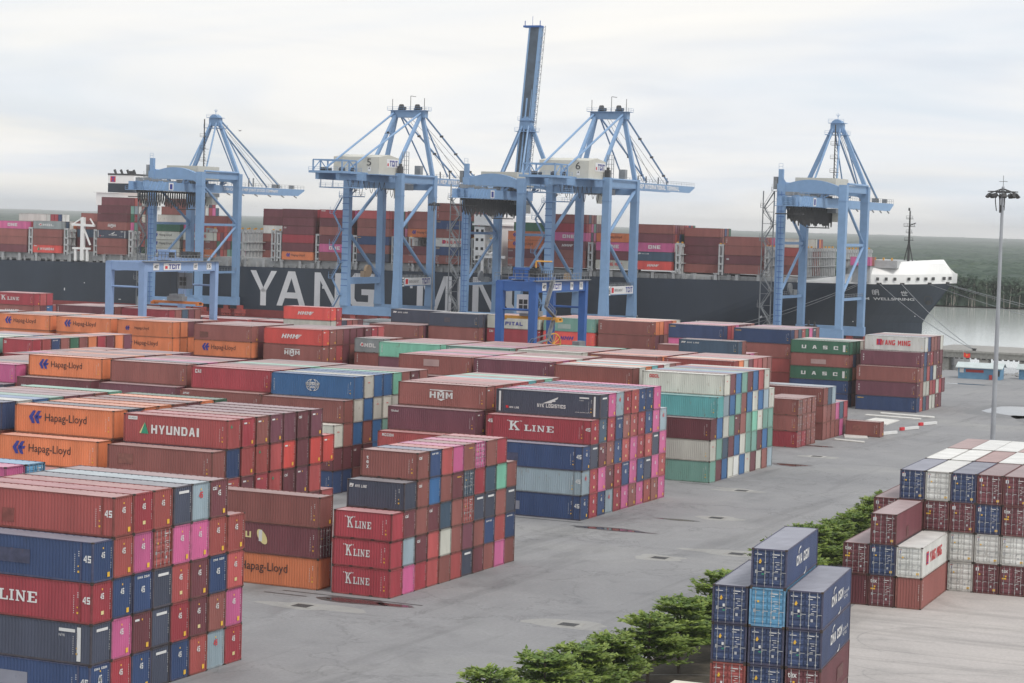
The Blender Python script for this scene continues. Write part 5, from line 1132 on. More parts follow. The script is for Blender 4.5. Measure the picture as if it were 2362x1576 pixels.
    b.build('leg_rungs', M_CB2, t); stairs(t, -9.2, 5.5, 41, 46.0, m=M_GALV, st=2.4, frame=False)
    b = MB(); b.box(8.6, -.9, 49, 10.0, .6, 51.2); b.tube((9.3, 0, 51.2), (9.3, 0, 52), .5, n=8); b.build('leg_lantern', M_DARK, t)
    return t
def crane_b(cx, label, raised=False, mast_=False, text=True):
    t = thing('quay_crane', label, 'crane', (cx, 618, 0), group='ship to shore cranes on the quay'); base_frame(t, 'B')
    # arched portal between the land side legs and its twin on the water side
    for y, nm in ((0.0, 'arch_beam'), (23.0, 'arch_beam')):
        b = MB(); n = 14
        for i in range(n):
            xa, xb = -8.2 + 16.4 * i / n, -8.2 + 16.4 * (i + 1) / n
            zt = lambda x: 47.6 + 1.9 * max(0, 1 - ((x + .5) / 8.5) ** 2) if y == 0 else 48.4
            zb = lambda x: 45.5 - .9 * (abs(x) / 8.2) ** 8
            A = [(xa, y - .9, zb(xa)), (xb, y - .9, zb(xb)), (xb, y - .9, zt(xb)), (xa, y - .9, zt(xa))]
            B_ = [(p[0], y + .9, p[2]) for p in A]
            b.quad(*A); b.quad(*reversed(B_)); b.quad(A[3], A[2], B_[2], B_[3]); b.quad(A[1], A[0], B_[0], B_[1])
        b.build(nm, M_CB, t)
    b = MB(); b.beam((-9.6, 0, 48), (-9.6, 0, 52.4), 1.3, 1.3, up=(0, 1, 0)); b.quad((-9, -.6, 48), (-7.4, -.6, 48), (-9, -.6, 50.2)); railing(b, [(-10.2, -.6, 52.4), (-9, -.6, 52.4)], 1.6, 1); b.build('end_post', M_CB, t)
    b = MB(); b.box(-11.8, -.4, 46.6, -10.6, .9, 50.2); b.build('vent_box', M_GALV, t)
    zg0, zg1 = 41.6, 44.3
    for sx in (-1, 1):
        x = sx * 2.7
        b = MB(); b.box(x - .5, -23, zg0, x + .5, 22, zg1); b.build('girder', M_CB, t)
        if not raised:
            b = MB(); b.box(x - .45, 22.2, zg0 + .2, x + .45, 74, zg1 - .1); b.quad((x + .45, 74, zg0 + .2), (x + .45, 74, zg1 - .1), (x + .45, 78.5, zg1 - .1), (x + .45, 78.5, zg1 - .6)); b.quad((x - .45, 74, zg0 + .2), (x + .45, 74, zg0 + .2), (x + .45, 78.5, zg1 - .6), (x - .45, 78.5, zg1 - .6)); b.quad((x - .45, 74, zg1 - .1), (x + .45, 74, zg1 - .1), (x + .45, 78.5, zg1 - .1), (x - .45, 78.5, zg1 - .1)); b.build('boom', M_CB, t)
            pipe(t, 'forestay', (sx * 1.2, 23.6, 66.5), (sx * 2.7, 62, 44.6), .28); pipe(t, 'forestay', (sx * 1.2, 23.6, 66), (sx * 2.7, 43, 44.6), .22)
            b = MB(); b.path([(sx * .8, 24, 67), (sx * 1.2, 66, 44.5)], .07, 4); b.path([(sx * .5, 24, 66.4), (sx * 1.0, 56, 44.5)], .07, 4); b.build('hoist_rope', M_CABLE, t)
        member(t, 'tower_leg', (sx * 9.2, 23, 48), (sx * 1.0, 23, 66.5), 1.15, 1.0, up=(0, 1, 0))
        pipe(t, 'backstay', (sx * .9, 22.4, 66.3), (sx * 3.4, 12.5, 49.8), .30)
    for y in range(-20, 22, 8): member(t, 'hanger', (0, y, zg1), (0, y, zg1 + .4), 5.0, .35)
    b = MB()
    for sx in (-1, 1):
        for y in (0, 23): b.beam((sx * 2.7, y, zg1), (sx * 3.4, y, 46), .9, .9); b.beam((sx * 4.8, y, 45.2), (sx * 3.0, y, zg1), .4)
    b.build('girder_hanger', M_CB, t)
    b = MB(); b.tube((0, 21.7, 66.2), (0, 24.3, 66.2), 1.9, n=14); b.box(-1.9, 21.8, 64.2, 1.9, 24.2, 66.6); b.box(-3.2, 20.6, 63.4, 3.2, 25.4, 63.6); railing(b, [(-3.2, 20.6, 63.6), (3.2, 20.6, 63.6), (3.2, 25.4, 63.6)]); b.box(-2.4, 21, 66.9, 2.4, 25, 67.05); railing(b, [(-2.4, 21, 67), (2.4, 21, 67)]); b.beam((0, 23, 67), (0, 23, 70), .12); b.beam((-.6, 23, 69.6), (0, 23, 68.9), .1); b.beam((.6, 23, 69.6), (0, 23, 68.9), .1); b.build('apex_head', M_CB, t)
    b = MB(); b.box(-6.6, 4, 45.8, 5.6, 17, 50.2); b.build('machinery_house', M_HOUSE, t)
    # trolley, cab, festoon
    b = MB(); b.box(-3.4, 13, 40.2, 3.4, 21, 41.5); b.build('trolley', M_GALV, t)
    b = MB(); b.box(1.4, 16, 37.6, 3.6, 19.6, 40.2); b.build('cabin', M_HOUSE, t)
    b = MB(); q = random.Random(cx)
    for k in range(30):
        y = -22 + k * 1.35; d_ = 4.2 + q.uniform(-.5, 1.2)
        b.path([(.6, y + .1 + 1.15 * i / 6, 41.2 - d_ * math.sin(math.pi * i / 6) ** .5) for i in range(7)], .16, 4)
        b.path([(-.6, y + .5 + 1.15 * i / 6, 41.2 - (d_ - .6) * math.sin(math.pi * i / 6) ** .5) for i in range(7)], .15, 4)
    b.build('festoon_loops', M_CABLE, t)
    b = MB()
    for k in range(16): b.box(-.8, -22 + k * 2.5, 40.9, .8, -21.4 + k * 2.5, 41.5)
    b.box(-4, -22, 39.2, 4, -20.5, 39.5); b.box(-3, 5, 35.6, 3, 8, 35.9); b.build('festoon_trolleys', M_DARK, t)['kind'] = 'stuff'
    b = MB(); q = random.Random(6)
    for k in range(9): y = -22 + k * 4.7; b.box(-1.2, y, zg1 + .2, 1.0, y + 1.3, zg1 + .5 + q.uniform(.1, .9))
    railing(b, [(3.3, -23, zg1), (3.3, 22, zg1)], 1.2, 2.2); b.build('girder_machinery', M_GALV, t)
    b = MB()
    for k in range(5): b.beam((3.25, -21 + k * 2.0, zg0), (3.25, -19.2 + k * 2.0, zg1), .3)
    b.box(-3.4, -24.5, zg0 - .1, 3.6, -21.5, zg0 + .1); railing(b, [(-3.4, -24.5, zg0), (3.6, -24.5, zg0), (3.6, -21.5, zg0)]); b.build('rear_platform', M_CB, t)
    b = MB(); put_poly(b, lambda u, v: (3.24, u, v), [(-9.5, zg0 + .2), (-6.8, zg0 + .2), (-6.8, zg1 - .1), (-9.5, zg1 - .1)], 0); put_poly(b, lambda u, v: (3.27, u, v), [(-8.9, zg0 + .5), (-7.4, zg0 + .5), (-7.4, zg1 - .5), (-8.9, zg1 - .5)], 2)
    b.build('girder_sign', SIGNM, t)
    if not raised:
        b = MB(); railing(b, [(3.2, 22, zg1 - .1), (3.2, 78, zg1 - .1)], 1.3, 2.2)
        for y in (41, 44): b.beam((2.6, y, zg1), (2.6, y, zg1 + 3), .35)
        for y in (58, 60, 70): b.box(1.6, y, zg1, 3.0, y + 1.2, zg1 + 1.2)
        for k in range(6): b.beam((3.2, 26 + k * 9, zg0 + .1), (3.2, 28 + k * 9, zg0 - .5), .3)
        b.build('boom_railing', M_GALV, t)
        if text:
            b = MB(); put_text(b, 'TAN CANG CAI MEP JOINT STOCK COMPANY', lambda u, v: (3.19, 24 + u, zg0 + .75 + v), 36, 1.3, 0, bold=.02); b.build('boom_lettering', SIGNM, t)
    else:
        P0, P1 = Vector((-.9, 21.5, 46.0)), Vector((.9, 26.0, 97.0))
        for sx in (-1, 1):
            o = Vector((sx * 1.75, 0, 0)); member(t, 'boom', P0 + o, P1 + o, .55, 2.4, up=(0, 1, 0))
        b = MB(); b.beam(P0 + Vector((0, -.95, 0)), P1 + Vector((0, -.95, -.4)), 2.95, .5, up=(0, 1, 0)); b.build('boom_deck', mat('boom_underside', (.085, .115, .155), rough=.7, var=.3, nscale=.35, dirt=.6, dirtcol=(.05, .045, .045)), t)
        b = MB(); b.tube(P0 + Vector((-.2, -1.4, 0)), P0.lerp(P1, .55) + Vector((-.2, -1.4, 0)), .28, n=6); b.tube(P0 + Vector((1.0, -1.4, 0)), P1 + Vector((1.0, -1.4, -6)), .16, n=6); b.build('boom_pipe', M_CB, t)
        b = MB()
        for k in range(40):
            a = P0.lerp(P1, k / 40); c = P0.lerp(P1, (k + 1) / 40); o = Vector((2.1, 0, 0)); o2 = Vector((3.2, 0, 0))
            b.beam(a + o2, c + o2, .12); b.beam(a + o, a + o2, .12); b.beam(a + (o if k % 2 else o2), c + (o2 if k % 2 else o), .1)
        b.build('boom_ladder', M_GALV, t)
        b = MB(); b.box(-3, 24.4, 96.5, 3, 27, 97.1)
        for x in (-2.6, 2.6): b.beam((x, 25, 97), (x, 25, 98.6), .2)
        b.beam((0, 25, 97), (0, 25, 100), .1); b.build('boom_tip', M_CB2, t)
    stairs(t, -10.9, -1.0, 2.5, 46.0, st=5.0)
    b = MB()
    for k in range(26): b.box(-9.6, -1.22, 5 + k * 1.6, -7.9, -1.14, 5.15 + k * 1.6)
    for k in range(2): b.beam((-9.8 + k * .9, -1.3, 5), (-9.8 + k * .9, -1.3, 46), .1)
    b.build('leg_ladder', M_CB2, t)
    b = MB()
    for x in (-9.9, 9.9): railing(b, [(x, 1.2, 15.6), (x, 21.8, 15.6)], 1.1, 1.6)
    b.tube((-9.9, 12, 17.6), (-9.2, 12, 17.6), 1.6, n=16); b.box(-10.2, 14, 15.6, -8.8, 17, 17.2); b.build('portal_walkway', M_GALV, t)
    b = MB(); b.box(-13.2, -2.2, 3.5, -10.9, -.2, 6.4); b.build('electrical_room', M_GALV, t)
    b = MB(); put_text(b, 'QC 02', lambda u, v: (-4 + u, -.94, 4.8 + v), 4.6, 1.1, 0, bold=.02); b.build('sill_lettering', SIGNM, t)
    if mast_:
        b = MB(); b.beam((2.6, 12, 50), (2.6, 12, 66), .28)
        for z in (52, 56, 60): b.box(1.6, 11, z, 3.8, 13, z + .1); railing(b, [(1.6, 11, z), (3.8, 11, z)])
        for k in range(12): b.beam((3.2, 12, 50 + k), (2.6, 12, 50.8 + k), .1)
        b.build('antenna_mast', M_DARK, t)
    return t
crane_b(-404.5, 'leftmost blue quay crane with lowered boom and dark hanging cable loops', mast_=True)
crane_a(-331.0, '5', 'blue quay crane with cream machinery house and black numeral five')
crane_b(-289.0, 'blue quay crane between the twin numbered cranes with its boom raised upright', raised=True)
crane_a(-260.8, '6', 'blue quay crane with cream machinery house and black numeral six')
crane_b(-187.6, 'rightmost blue quay crane standing alone near the bow of the ship', mast_=True, text=False)
# ---------------------------------------------------------------- yard gantries
def rtg(X0, X1, Y0, Y1, ztop, m, label, spm, stair=False, num='07'):
    t = thing('yard_gantry', label, 'gantry crane', ((X0 + X1) / 2, Y0, 0), group='yard gantry cranes'); w = X1 - X0; hx = w / 2; s = Y1 - Y0
    for sx in (-1, 1):
        for y in (0, s):
            b = MB(); b.beam((sx * hx, y, 1.6), (sx * hx, y, ztop - .4), 1.15, 1.2, w2=1.5, h2=1.3, up=(0, 1, 0)); b.build('leg', m, t)
            for k in (-.9, .9): b = MB(); b.tube((sx * hx + k, y - .35, .8), (sx * hx + k, y + .35, .8), .8, n=14); b.build('wheel', M_CABLE, t)
    for sx in (-1, 1):
        b = MB(); b.box(sx * hx - .6, -.6, ztop - 2.3, sx * hx + .6, s + .6, ztop - .2); b.build('girder', m, t)
    for y in (0, s):
        b = MB(); b.box(-hx, y - .7, 1.6, hx, y + .7, 2.7); b.build('sill_beam', m, t)
        pipe(t, 'tie_pipe', (-hx, y, ztop - 5.6), (hx, y, ztop - 5.6), .22, m)
        b = MB(); b.box(-hx, y - .55, ztop - 2.1, hx, y + .55, ztop - .3); b.build('end_beam', m, t)
    b = MB(); railing(b, [(hx + .8, -1, ztop), (hx + .8, s + 1, ztop)], 1.2, 1.3); railing(b, [(-hx - .8, -1, ztop), (hx + .8, -1, ztop)], 1.2, 1.3); b.box(hx + .3, -1, ztop - .2, hx + 1.2, s + 1, ztop - .05)
    b.build('walkway', M_GALV, t)
    b = MB(); ty = s * .70 if not stair else s * .28; b.box(-hx - .3, ty - 2.8, ztop, hx + .3, ty + 2.8, ztop + .5); b.build('trolley', m, t)
    q = random.Random(int(-X0)); b = MB()
    for k in range(10):
        x = q.uniform(-hx, hx - 1); y = ty + q.uniform(-2.6, 1.5); b.box(x, y, ztop + .5, x + q.uniform(.5, 1.8), y + q.uniform(.5, 1.4), ztop + .5 + q.uniform(.4, 1.7))
    railing(b, [(-hx, ty - 2.8, ztop + .5), (hx, ty - 2.8, ztop + .5), (hx, ty + 2.8, ztop + .5)], 1.2, .9); b.build('hoist_machinery', M_DARK, t)
    b = MB(); b.box(-hx + .4, ty - 2.2, ztop + .5, -.6, ty + .2, ztop + 2.2); b.build('motor_cover', m, t)
    b = MB(); cy = ty - 3.2 if stair else ty + 2.6; b.box(-1.6, cy, ztop - 6.4, .9, cy + 2.2, ztop - 2.9); cab = b.build('cabin', M_SIGN if stair else M_GALV, t)
    b = MB()
    for i in (0, 1):
        for k in (0, 1): b.box(-1.1 + i * .95, cy - .06, ztop - 5.7 + k * 1.05, -.35 + i * .95, cy, ztop - 4.85 + k * 1.05)
    b.build('window', M_DARK, cab)
    P = lambda u, v: (hx + .66, u, v); b = MB(); z = ztop - 2.0
    for a, w_ in ((.10, .08), (.24, .24), (.66, .06), (.85, .07)): put_poly(b, P, [(s * a, z), (s * (a + w_), z), (s * (a + w_), z + 1.5), (s * a, z + 1.5)], 0)
    P2 = lambda u, v: (hx + .70, u, v); put_text(b, 'TCIT', lambda u, v: P2(s * .31 + u, z + .25 + v), s * .155, 1.0, 2, bold=.02); put_poly(b, P2, [(s * .26, z + .3), (s * .295, z + .3), (s * .295, z + .9), (s * .26, z + .9)], 3)
    put_text(b, '40T', lambda u, v: P2(s * .11 + u, z + .4 + v), s * .06, .7, 1, bold=.02); put_text(b, num, lambda u, v: P2(s * .67 + u, z + .4 + v), s * .04, .7, 1, bold=.02); put_text(b, '15', lambda u, v: P2(s * .86 + u, z + .4 + v), s * .045, .7, 1, bold=.02); b.build('sign_board', SIGNM, t)
    # spreader on ropes
    zs = 14.6 if not stair else 16.4; b = MB()
    for x in (-1.2, 1.2):
        for y in (ty - 1.2, ty + 1.2): b.path([(x, y, ztop), (x * .8, y, zs + 1.6)], .06, 4)
    b.build('hoist_rope', M_CABLE, t)
    b = MB(); b.box(-2, ty - 1, zs + .6, 2, ty + 1, zs + 1.6); b.box(-1.2, ty - 1.3, zs + 1.6, 1.2, ty + 1.3, zs + 2.1); b.build('head_block', M_GALV, t)
    b = MB(); b.box(-6.1, ty - .5, zs, 6.1, ty + .5, zs + .55)
    for x in (-6.1, 5.6): b.box(x, ty - 1.2, zs - .3, x + .5, ty + 1.2, zs + .35)
    b.build('spreader', spm, t)
    if stair:
        st_ = MB()
        zz = [(2, -1), (8, 1), (13.5, -1), (18, 1), (ztop, -1)]
        x = hx + 1.3
        pts = [Vector((-hx + 1, -1.0, 3)), Vector((hx + .4, -1.0, 12.0)), Vector((hx + 1.3, s * .18, 12.8)), Vector((hx + 1.3, s * .30, 17.0)), Vector((hx + 1.3, s * .12, 19.0)), Vector((hx + 1.3, s * .26, ztop))]
        for a, c in zip(pts[:-1], pts[1:]):
            st_.beam(a, c, .7, .2); st_.beam(a + Vector((0, -.4, 1.1)), c + Vector((0, -.4, 1.1)), .08); st_.beam(a + Vector((.4, 0, 1.1)), c + Vector((.4, 0, 1.1)), .08)
            for f_ in (0, .25, .5, .75, 1): p = a.lerp(c, f_); st_.beam(p, p + Vector((0, -.4, 1.1)), .06)
        st_.build('stairs', M_GALV, t)
        b = MB(); n = 24; cyc, czc = s * .30, 11.8   # cable reel with spokes
        for i in range(n):
            a, c = 2 * math.pi * i / n, 2 * math.pi * (i + 1) / n
            b.beam((hx + 1.2, cyc + 2.1 * math.cos(a) * 1.6, czc + 2.1 * math.sin(a)), (hx + 1.2, cyc + 2.1 * math.cos(c) * 1.6, czc + 2.1 * math.sin(c)), .22)
            if i % 2 == 0: b.beam((hx + 1.2, cyc, czc), (hx + 1.2, cyc + 2.1 * math.cos(a) * 1.6, czc + 2.1 * math.sin(a)), .1)
        b.build('cable_reel', M_YELS, t)
        b = MB(); b.box(hx + .6, s * .52, 9.2, hx + 2.0, s * .66, 11.2); b.box(hx + .6, s * .74, 9.4, hx + 2.0, s * .88, 12.0); b.box(hx + .4, s * .45, 8.9, hx + 2.2, s * .95, 9.2); b.build('generator_box', M_GALV, t)
        b = MB(); b.path([(0, s * .35, ztop), (0, s * .35, ztop + 3.4), (2.6, s * .42, ztop + 3.4)], .16, 5); b.build('davit', M_YELS, t)
    return t
rtg(-274.2, -265.8, 394, 422, 24.2, M_CB3, 'pale blue yard gantry crane on the left with orange spreader', M_ORG)
rtg(-174.4, -167.6, 377, 401, 24.0, M_CB2, 'deep blue yard gantry crane with yellow spreader and zigzag stairs', M_YELS, stair=True, num='19')
# ---------------------------------------------------------------- the container ship
M_HULL = mat('hull_navy', (.026, .037, .057), rough=.45, var=.2, nscale=.12, streak=True, dirt=.25, dirtcol=(.07, .065, .065))
M_BOOT = mat('hull_boot_red', (.28, .05, .05), rough=.6, var=.15)
M_SHW = mat('ship_white', (.82, .82, .81), rough=.5, var=.03)
M_SHG = mat('ship_grey', (.30, .315, .33), rough=.7, var=.15, nscale=.8, dirt=.3)
M_SHG2 = mat('ship_grey_pale', (.44, .45, .455), rough=.7, var=.12, nscale=.8, dirt=.3)
M_HLT = mat('hull_lettering_white', (.70, .70, .72), rough=.6, var=.06, nscale=.4)
ship = thing('container_ship', 'huge dark navy container ship with giant white letters moored behind the quay cranes', 'ship', tuple(sp(0, 0)), PSI)
def sl(name, b, m, parent=None, kind=None):   # ship local coordinates: x along the hull, y away, z up
    o = b.build(name, m, parent or ship)
    if kind: o['kind'] = kind
    return o
HB = 23.0
def s_tip(z): return float(np.interp(z, [-3, 8, 13.3, 19.6, 27], [147, 147.2, 151.3, 155.6, 159.5]))
def ztop(s): return 17.75 + s * .0093 + max(0, (s - 135) / 22) ** 2 * .6
def off_at(s, z):
    k = min(1, max(0, z / 20.0)); sa = 60 + 52 * k; pw = 1.9 + .9 * k; tip = s_tip(z)
    if s <= sa: return 0.0
    return HB * min(1.0, (s - sa) / (tip - sa)) ** pw
NS, NZ = 70, 9
b = MB()
def row_pts(sign):
    G = []
    for i in range(NS + 1):
        u = i / NS; col = []
        for j in range(NZ + 1):
            zb = -3.0; f_ = j / NZ
            # stations run from amidships to the stem, which leans forward
            z = zb + (20 - zb) * f_; s = -265 + (s_tip(z) + 265) * (u if u < .0 else (1 - (1 - u) ** 1.7)); z = zb + (ztop(s) - zb) * f_
            o_ = off_at(s, z); y = o_ if sign < 0 else 2 * HB - o_; col.append((s, y, z))
        G.append(col)
    return G
for sign in (-1, 1):
    G = row_pts(sign)
    for i in range(NS):
        for j in range(NZ):
            P = [G[i][j], G[i + 1][j], G[i + 1][j + 1], G[i][j + 1]]
            b.quad(*(P if sign < 0 else P[::-1]))
G = row_pts(-1); G2 = row_pts(1)
for i in range(NS): b.quad(G[i][NZ], G[i + 1][NZ], G2[i + 1][NZ], G2[i][NZ])
hull = sl('hull', b, M_HULL)
b = MB()
for i in range(NS):
    for sgn, GG in ((-1, G), (1, G2)):
        p, q = GG[i][0], GG[i + 1][0]; p2, q2 = GG[i][2], GG[i + 1][2]
        f_ = lambda a, a2, zz: (a[0], a[1] + sgn * .03 if True else 0, zz)
        b.quad(f_(p, p2, -3), f_(q, q2, -3), (q2[0], q2[1] + sgn * .04, 2.6), (p2[0], p2[1] + sgn * .04, 2.6))
sl('boot_topping', b, M_BOOT)
b = MB(); W_ = lambda s0, z0: (lambda u, v: (s0 + u, -.12, z0 + v))
for ch, s0, s1, z0, z1 in (('Y', -77.0, -67.0, 4.1, 15.9), ('A', -66.9, -56.1, 4.3, 16.0), ('N', -52.9, -43.2, 4.5, 16.0), ('G', -40.2, -30.9, 4.6, 16.2), ('M', -15.5, -3.2, 4.7, 16.4), ('I', -.9, 1.3, 4.8, 16.4), ('N', 4.2, 13.6, 4.9, 16.5), ('G', 15.9, 25.3, 5.0, 16.6)):
    L_ = MB(); w, h_ = s1 - s0, z1 - z0; P = W_(s0, z0); st = 2.15
    def pg(*p): put_poly(L_, P, [(a * w, c * h_) for a, c in p])
    k = st / w
    if ch == 'I': pg((0, 0), (1, 0), (1, 1), (0, 1))
    elif ch == 'Y': pg((0, 1), (k, 1), (.5, .52), (.5, .38), (.5 - k / 2, .42)); pg((1 - k, 1), (1, 1), (.5 + k / 2, .42), (.5, .38), (.5, .52)); pg((.5 - k / 2, 0), (.5 + k / 2, 0), (.5 + k / 2, .42), (.5, .52), (.5 - k / 2, .42))
    elif ch == 'A': pg((0, 0), (k, 0), (.5, .80), (.5, 1), (.5 - k * .6, 1)); pg((1 - k, 0), (1, 0), (.5 + k * .6, 1), (.5, 1), (.5, .80)); pg((.27, .22), (.73, .22), (.67, .39), (.33, .39))
    elif ch == 'N': pg((0, 0), (k, 0), (k, 1), (0, 1)); pg((1 - k, 0), (1, 0), (1, 1), (1 - k, 1)); pg((k, 1), (1 - k, .22), (1 - k, 0), (1 - k - .04, 0), (k, .76))
    elif ch == 'M': pg((0, 0), (k, 0), (k, .74), (k * 1.35, 1), (0, 1)); pg((1 - k, 0), (1, 0), (1, 1), (1 - k * 1.35, 1), (1 - k, .74)); pg((k, 1), (k * 1.35, 1), (.5, .22), (.5, 0), (.5 - k * .4, 0), (k, .74)); pg((1 - k, 1), (1 - k * 1.35, 1), (.5, .22), (.5, 0), (.5 + k * .4, 0), (1 - k, .74))
    elif ch == 'G':
        t_ = k * 1.0; v_ = st / h_
        pg((.22, 1), (1, 1), (1, 1 - v_), (.30, 1 - v_)); pg((0, .78), (.22, 1), (.30, 1 - v_), (t_, .72)); pg((0, .22), (0, .78), (t_, .72), (t_, .28)); pg((0, .22), (t_, .28), (.32, v_), (.22, 0)); pg((.22, 0), (.32, v_), (1 - t_, v_), (1, 0)); pg((1 - t_, v_), (1, 0), (1, .55), (1 - t_, .55)); pg((.5, .55), (1 - t_, .55), (1 - t_, .55 - v_ * .9), (.5, .55 - v_ * .9))
    sl('hull_letter', L_, M_HLT)
def hull_text(txt, s0, z0, w, h_, **k):
    b_ = MB(); put_text(b_, txt, lambda u, v: (s0 + u, off_at(s0 + u, z0 + v) - .5, z0 + v), w, h_, **k); return b_
sl('ship_name', hull_text('YM  WELLSPRING', 130.6, 14.0, 15.0, .85, bold=.02), M_HLT)
def zh(strokes, s0, z0, k=1.7):
    b_ = MB()
    for x0, y0, x1, y1 in strokes:
        d = .13 / k; q = (x1 - x0, y1 - y0); l = math.hypot(*q); n_ = (-q[1] / l * d / 2 * 1.4, q[0] / l * d / 2 * 1.4)
        put_poly(b_, lambda u, v: (s0 + u * k, off_at(s0 + u * k, z0 + v * k) - .5, z0 + v * k), [(x0 + n_[0], y0 + n_[1]), (x0 - n_[0], y0 - n_[1]), (x1 - n_[0], y1 - n_[1]), (x1 + n_[0], y1 + n_[1])])
    return b_
sl('ship_name', zh([(0, .15, 0, .9), (0, .9, .35, .9), (.35, .9, .35, .15), (0, .55, .35, .55), (0, .15, .35, .15), (.55, .95, 1, .95), (.55, .95, .5, 0), (1, .95, 1, 0), (.55, .68, 1, .68), (.55, .42, 1, .42), (1, 0, .85, .08)], 134.4, 15.6), M_HLT)
sl('ship_name', zh([(0, .62, 1.1, .62), (.2, .9, .2, .08), (.2, .08, 1.0, .08), (.52, .95, .52, .35), (.82, .95, .82, .35), (.52, .35, .82, .35)], 142.2, 15.5), M_HLT)
b = MB()   # anchor pocket and small draught marks
for i in range(14):
    a, c = 2 * math.pi * i / 14, 2 * math.pi * (i + 1) / 14; f_ = lambda t_, r: (149.3 + math.cos(t_) * r * .8, off_at(149.3 + math.cos(t_) * r * .8, 14.2 + math.sin(t_) * r) - .15, 14.2 + math.sin(t_) * r)
    b.quad(f_(a, 1.5), f_(c, 1.5), f_(c, 1.2), f_(a, 1.2))
b.box(148.6, off_at(149, 13.6) - .5, 12.9, 149.9, off_at(149, 13.6), 14.2); sl('anchor', b, M_DARK)
b = MB(); q = random.Random(2)
for s_, z_ in ((-142, 9), (-150, 6.2), (-118, 7.5), (-128, 3.8), (-96, 11), (-100, 6.5), (-50, 10.6), (-22.5, 6.0), (-23, 10.5), (-18, 12), (100, 7.2), (127.5, 6.8), (145, 8.9), (30, 5), (60, 6), (80, 4.6)):
    b.box(s_, off_at(s_, z_) - .16, z_, s_ + q.choice((.35, .9)), off_at(s_, z_) - .08, z_ + q.choice((.3, .9)))
sl('draught_marks', b, M_HLT)
# deck edge: coaming band with posts
b = MB(); b.box(-240, 1.4, 17.0, 118, 44.6, 20.0)
for k in range(52):
    s0 = -238 + k * 6.88; z1 = 20.05 + s0 * .006
    b.box(s0, .15, ztop(s0), s0 + .9, 1.5, z1 - .2); b.box(s0 - .3, .05, z1 - .2, s0 + 1.2, 1.6, z1 + .15) if k % 2 else None
sl('deck_coaming', b, M_SHG2)
b = MB()
railing(b, [(s0, .25, ztop(s0)) for s0 in range(-236, 120, 12)], 1.1, 2.0)
for k in range(120):
    s0 = -238 + k * 2.95; b.box(s0, .7, ztop(s0), s0 + q.uniform(.4, 1.6), 1.35, ztop(s0) + q.uniform(.4, 1.9))
sl('deck_fittings', b, M_SHG2, kind='stuff')
def lash(s, z1, full=True, w=1.3):
    b = MB(); z0 = 19.6 + s * .006
    for (a, c) in ((s, s + .5), (s + w - .1, s + w + .4)): b.box(a, .1, z0, c, .9, z1 + .4)
    for z_ in (z0 + 1, z0 + 3.2, z0 + 5.6, z1 - .2): b.box(s, .05, z_, s + w + .4, .9, z_ + .55)
    n = 18 if full else 3
    for i in range(1, n):
        y = .3 + i * 2.55; b.box(s + .1, y, z0, s + .9, y + .85, z1 + .2); b.box(s + .05, y - .1, z1 - .9, s + 1.2, y + .95, z1 - .1)
    for z_ in (z0 + 3.2, z0 + 6.0): b.box(s + .1, .9, z_, s + w, .9 + (n - 1) * 2.55, z_ + .22)
    sl('lashing_bridge', b, M_SHG2)
    if full:
        b = MB()
        for i in range(0, n, 2):
            b.box(s + .2, .6 + i * 2.55, z1, s + .75, 1.1 + i * 2.55, z1 + .75)
        sl('cone_box', b, M_YELS)
for s_ in (-165.0, -150.6, -138.6, -124.7, -110.5): lash(s_, 27.6, False)
for s_ in (-94.5, -82, -69.6): lash(s_, 29.3)
for s_ in (-67.5, -53.0, -39.2, -25.2): lash(s_, 28.5, False)
for s_ in (-19,): lash(s_, 28.5)
lash(-9.8, 28.5, False)
for s_ in (3.2, 9.2): lash(s_, 28.7)
for s_ in (16.0, 28.6, 43.4, 58.6): lash(s_, 28.7, False)
for s_ in (72.6, 86.6): lash(s_, 29.4)
for s_ in (101.4, 113.2, 125.2): lash(s_, 29.2)
# whaleback shield over the forecastle
b = MB(); n = 44
def sh_top(s): return float(np.interp(s, [112, 118, 125, 128, 130.5, 133, 141, 147, 153.8, 157.4], [19.3, 20.0, 21.2, 22.2, 24.4, 25.0, 25.9, 26.5, 27.0, 22.8]))
def sh_row(sgn):
    R_ = []
    for i in range(n + 1):
        s0 = 112 + (157.4 - 112) * (1 - (1 - i / n) ** 1.6); zb = ztop(s0) - .02; o0 = off_at(s0, ztop(s0)) - .05; hb = HB - o0; zt = sh_top(s0)
        zm = min(zt, zb + 3.0)
        pts = [(s0, o0, zb), (s0 + .1, o0 - .1, zb + (zm - zb) * .5), (s0 + .15, o0 - .1, zm), (s0 - .4, o0 + hb * .16 + .1, zm + (zt - zm) * .74), (s0 - .9, o0 + hb * .34 + .2, zt), (s0 - 1.0, HB, zt + .05)]
        R_.append(pts if sgn < 0 else [(p[0], 2 * HB - p[1], p[2]) for p in pts])
    return R_
for sgn in (-1, 1):
    R_ = sh_row(sgn)
    for i in range(n):
        for j in range(5):
            P = [R_[i][j], R_[i + 1][j], R_[i + 1][j + 1], R_[i][j + 1]]; b.quad(*(P if sgn < 0 else P[::-1]))
sl('bow_shield', b, M_SHW)
for s_ in (135.6, 138.0, 140.4, 144.2, 146.6, 148.7, 150.6, 153.4, 154.9):
    b = MB(); o_ = off_at(s_, ztop(s_)); o2 = off_at(s_ + .8, ztop(s_)); z_ = ztop(s_) + 1.15; b.quad((s_ + .15, o_ - .55, z_), (s_ + .95, o2 - .55, z_), (s_ + .95, o2 - .45, z_ + .95), (s_ + .15, o_ - .45, z_ + .95)); sl('window', b, M_DARK)
b = MB(); o_ = off_at(132, 19); b.box(131.2, o_ - .35, 19.1, 133.2, o_ + .3, 21.4); sl('fairlead', b, M_SHG)
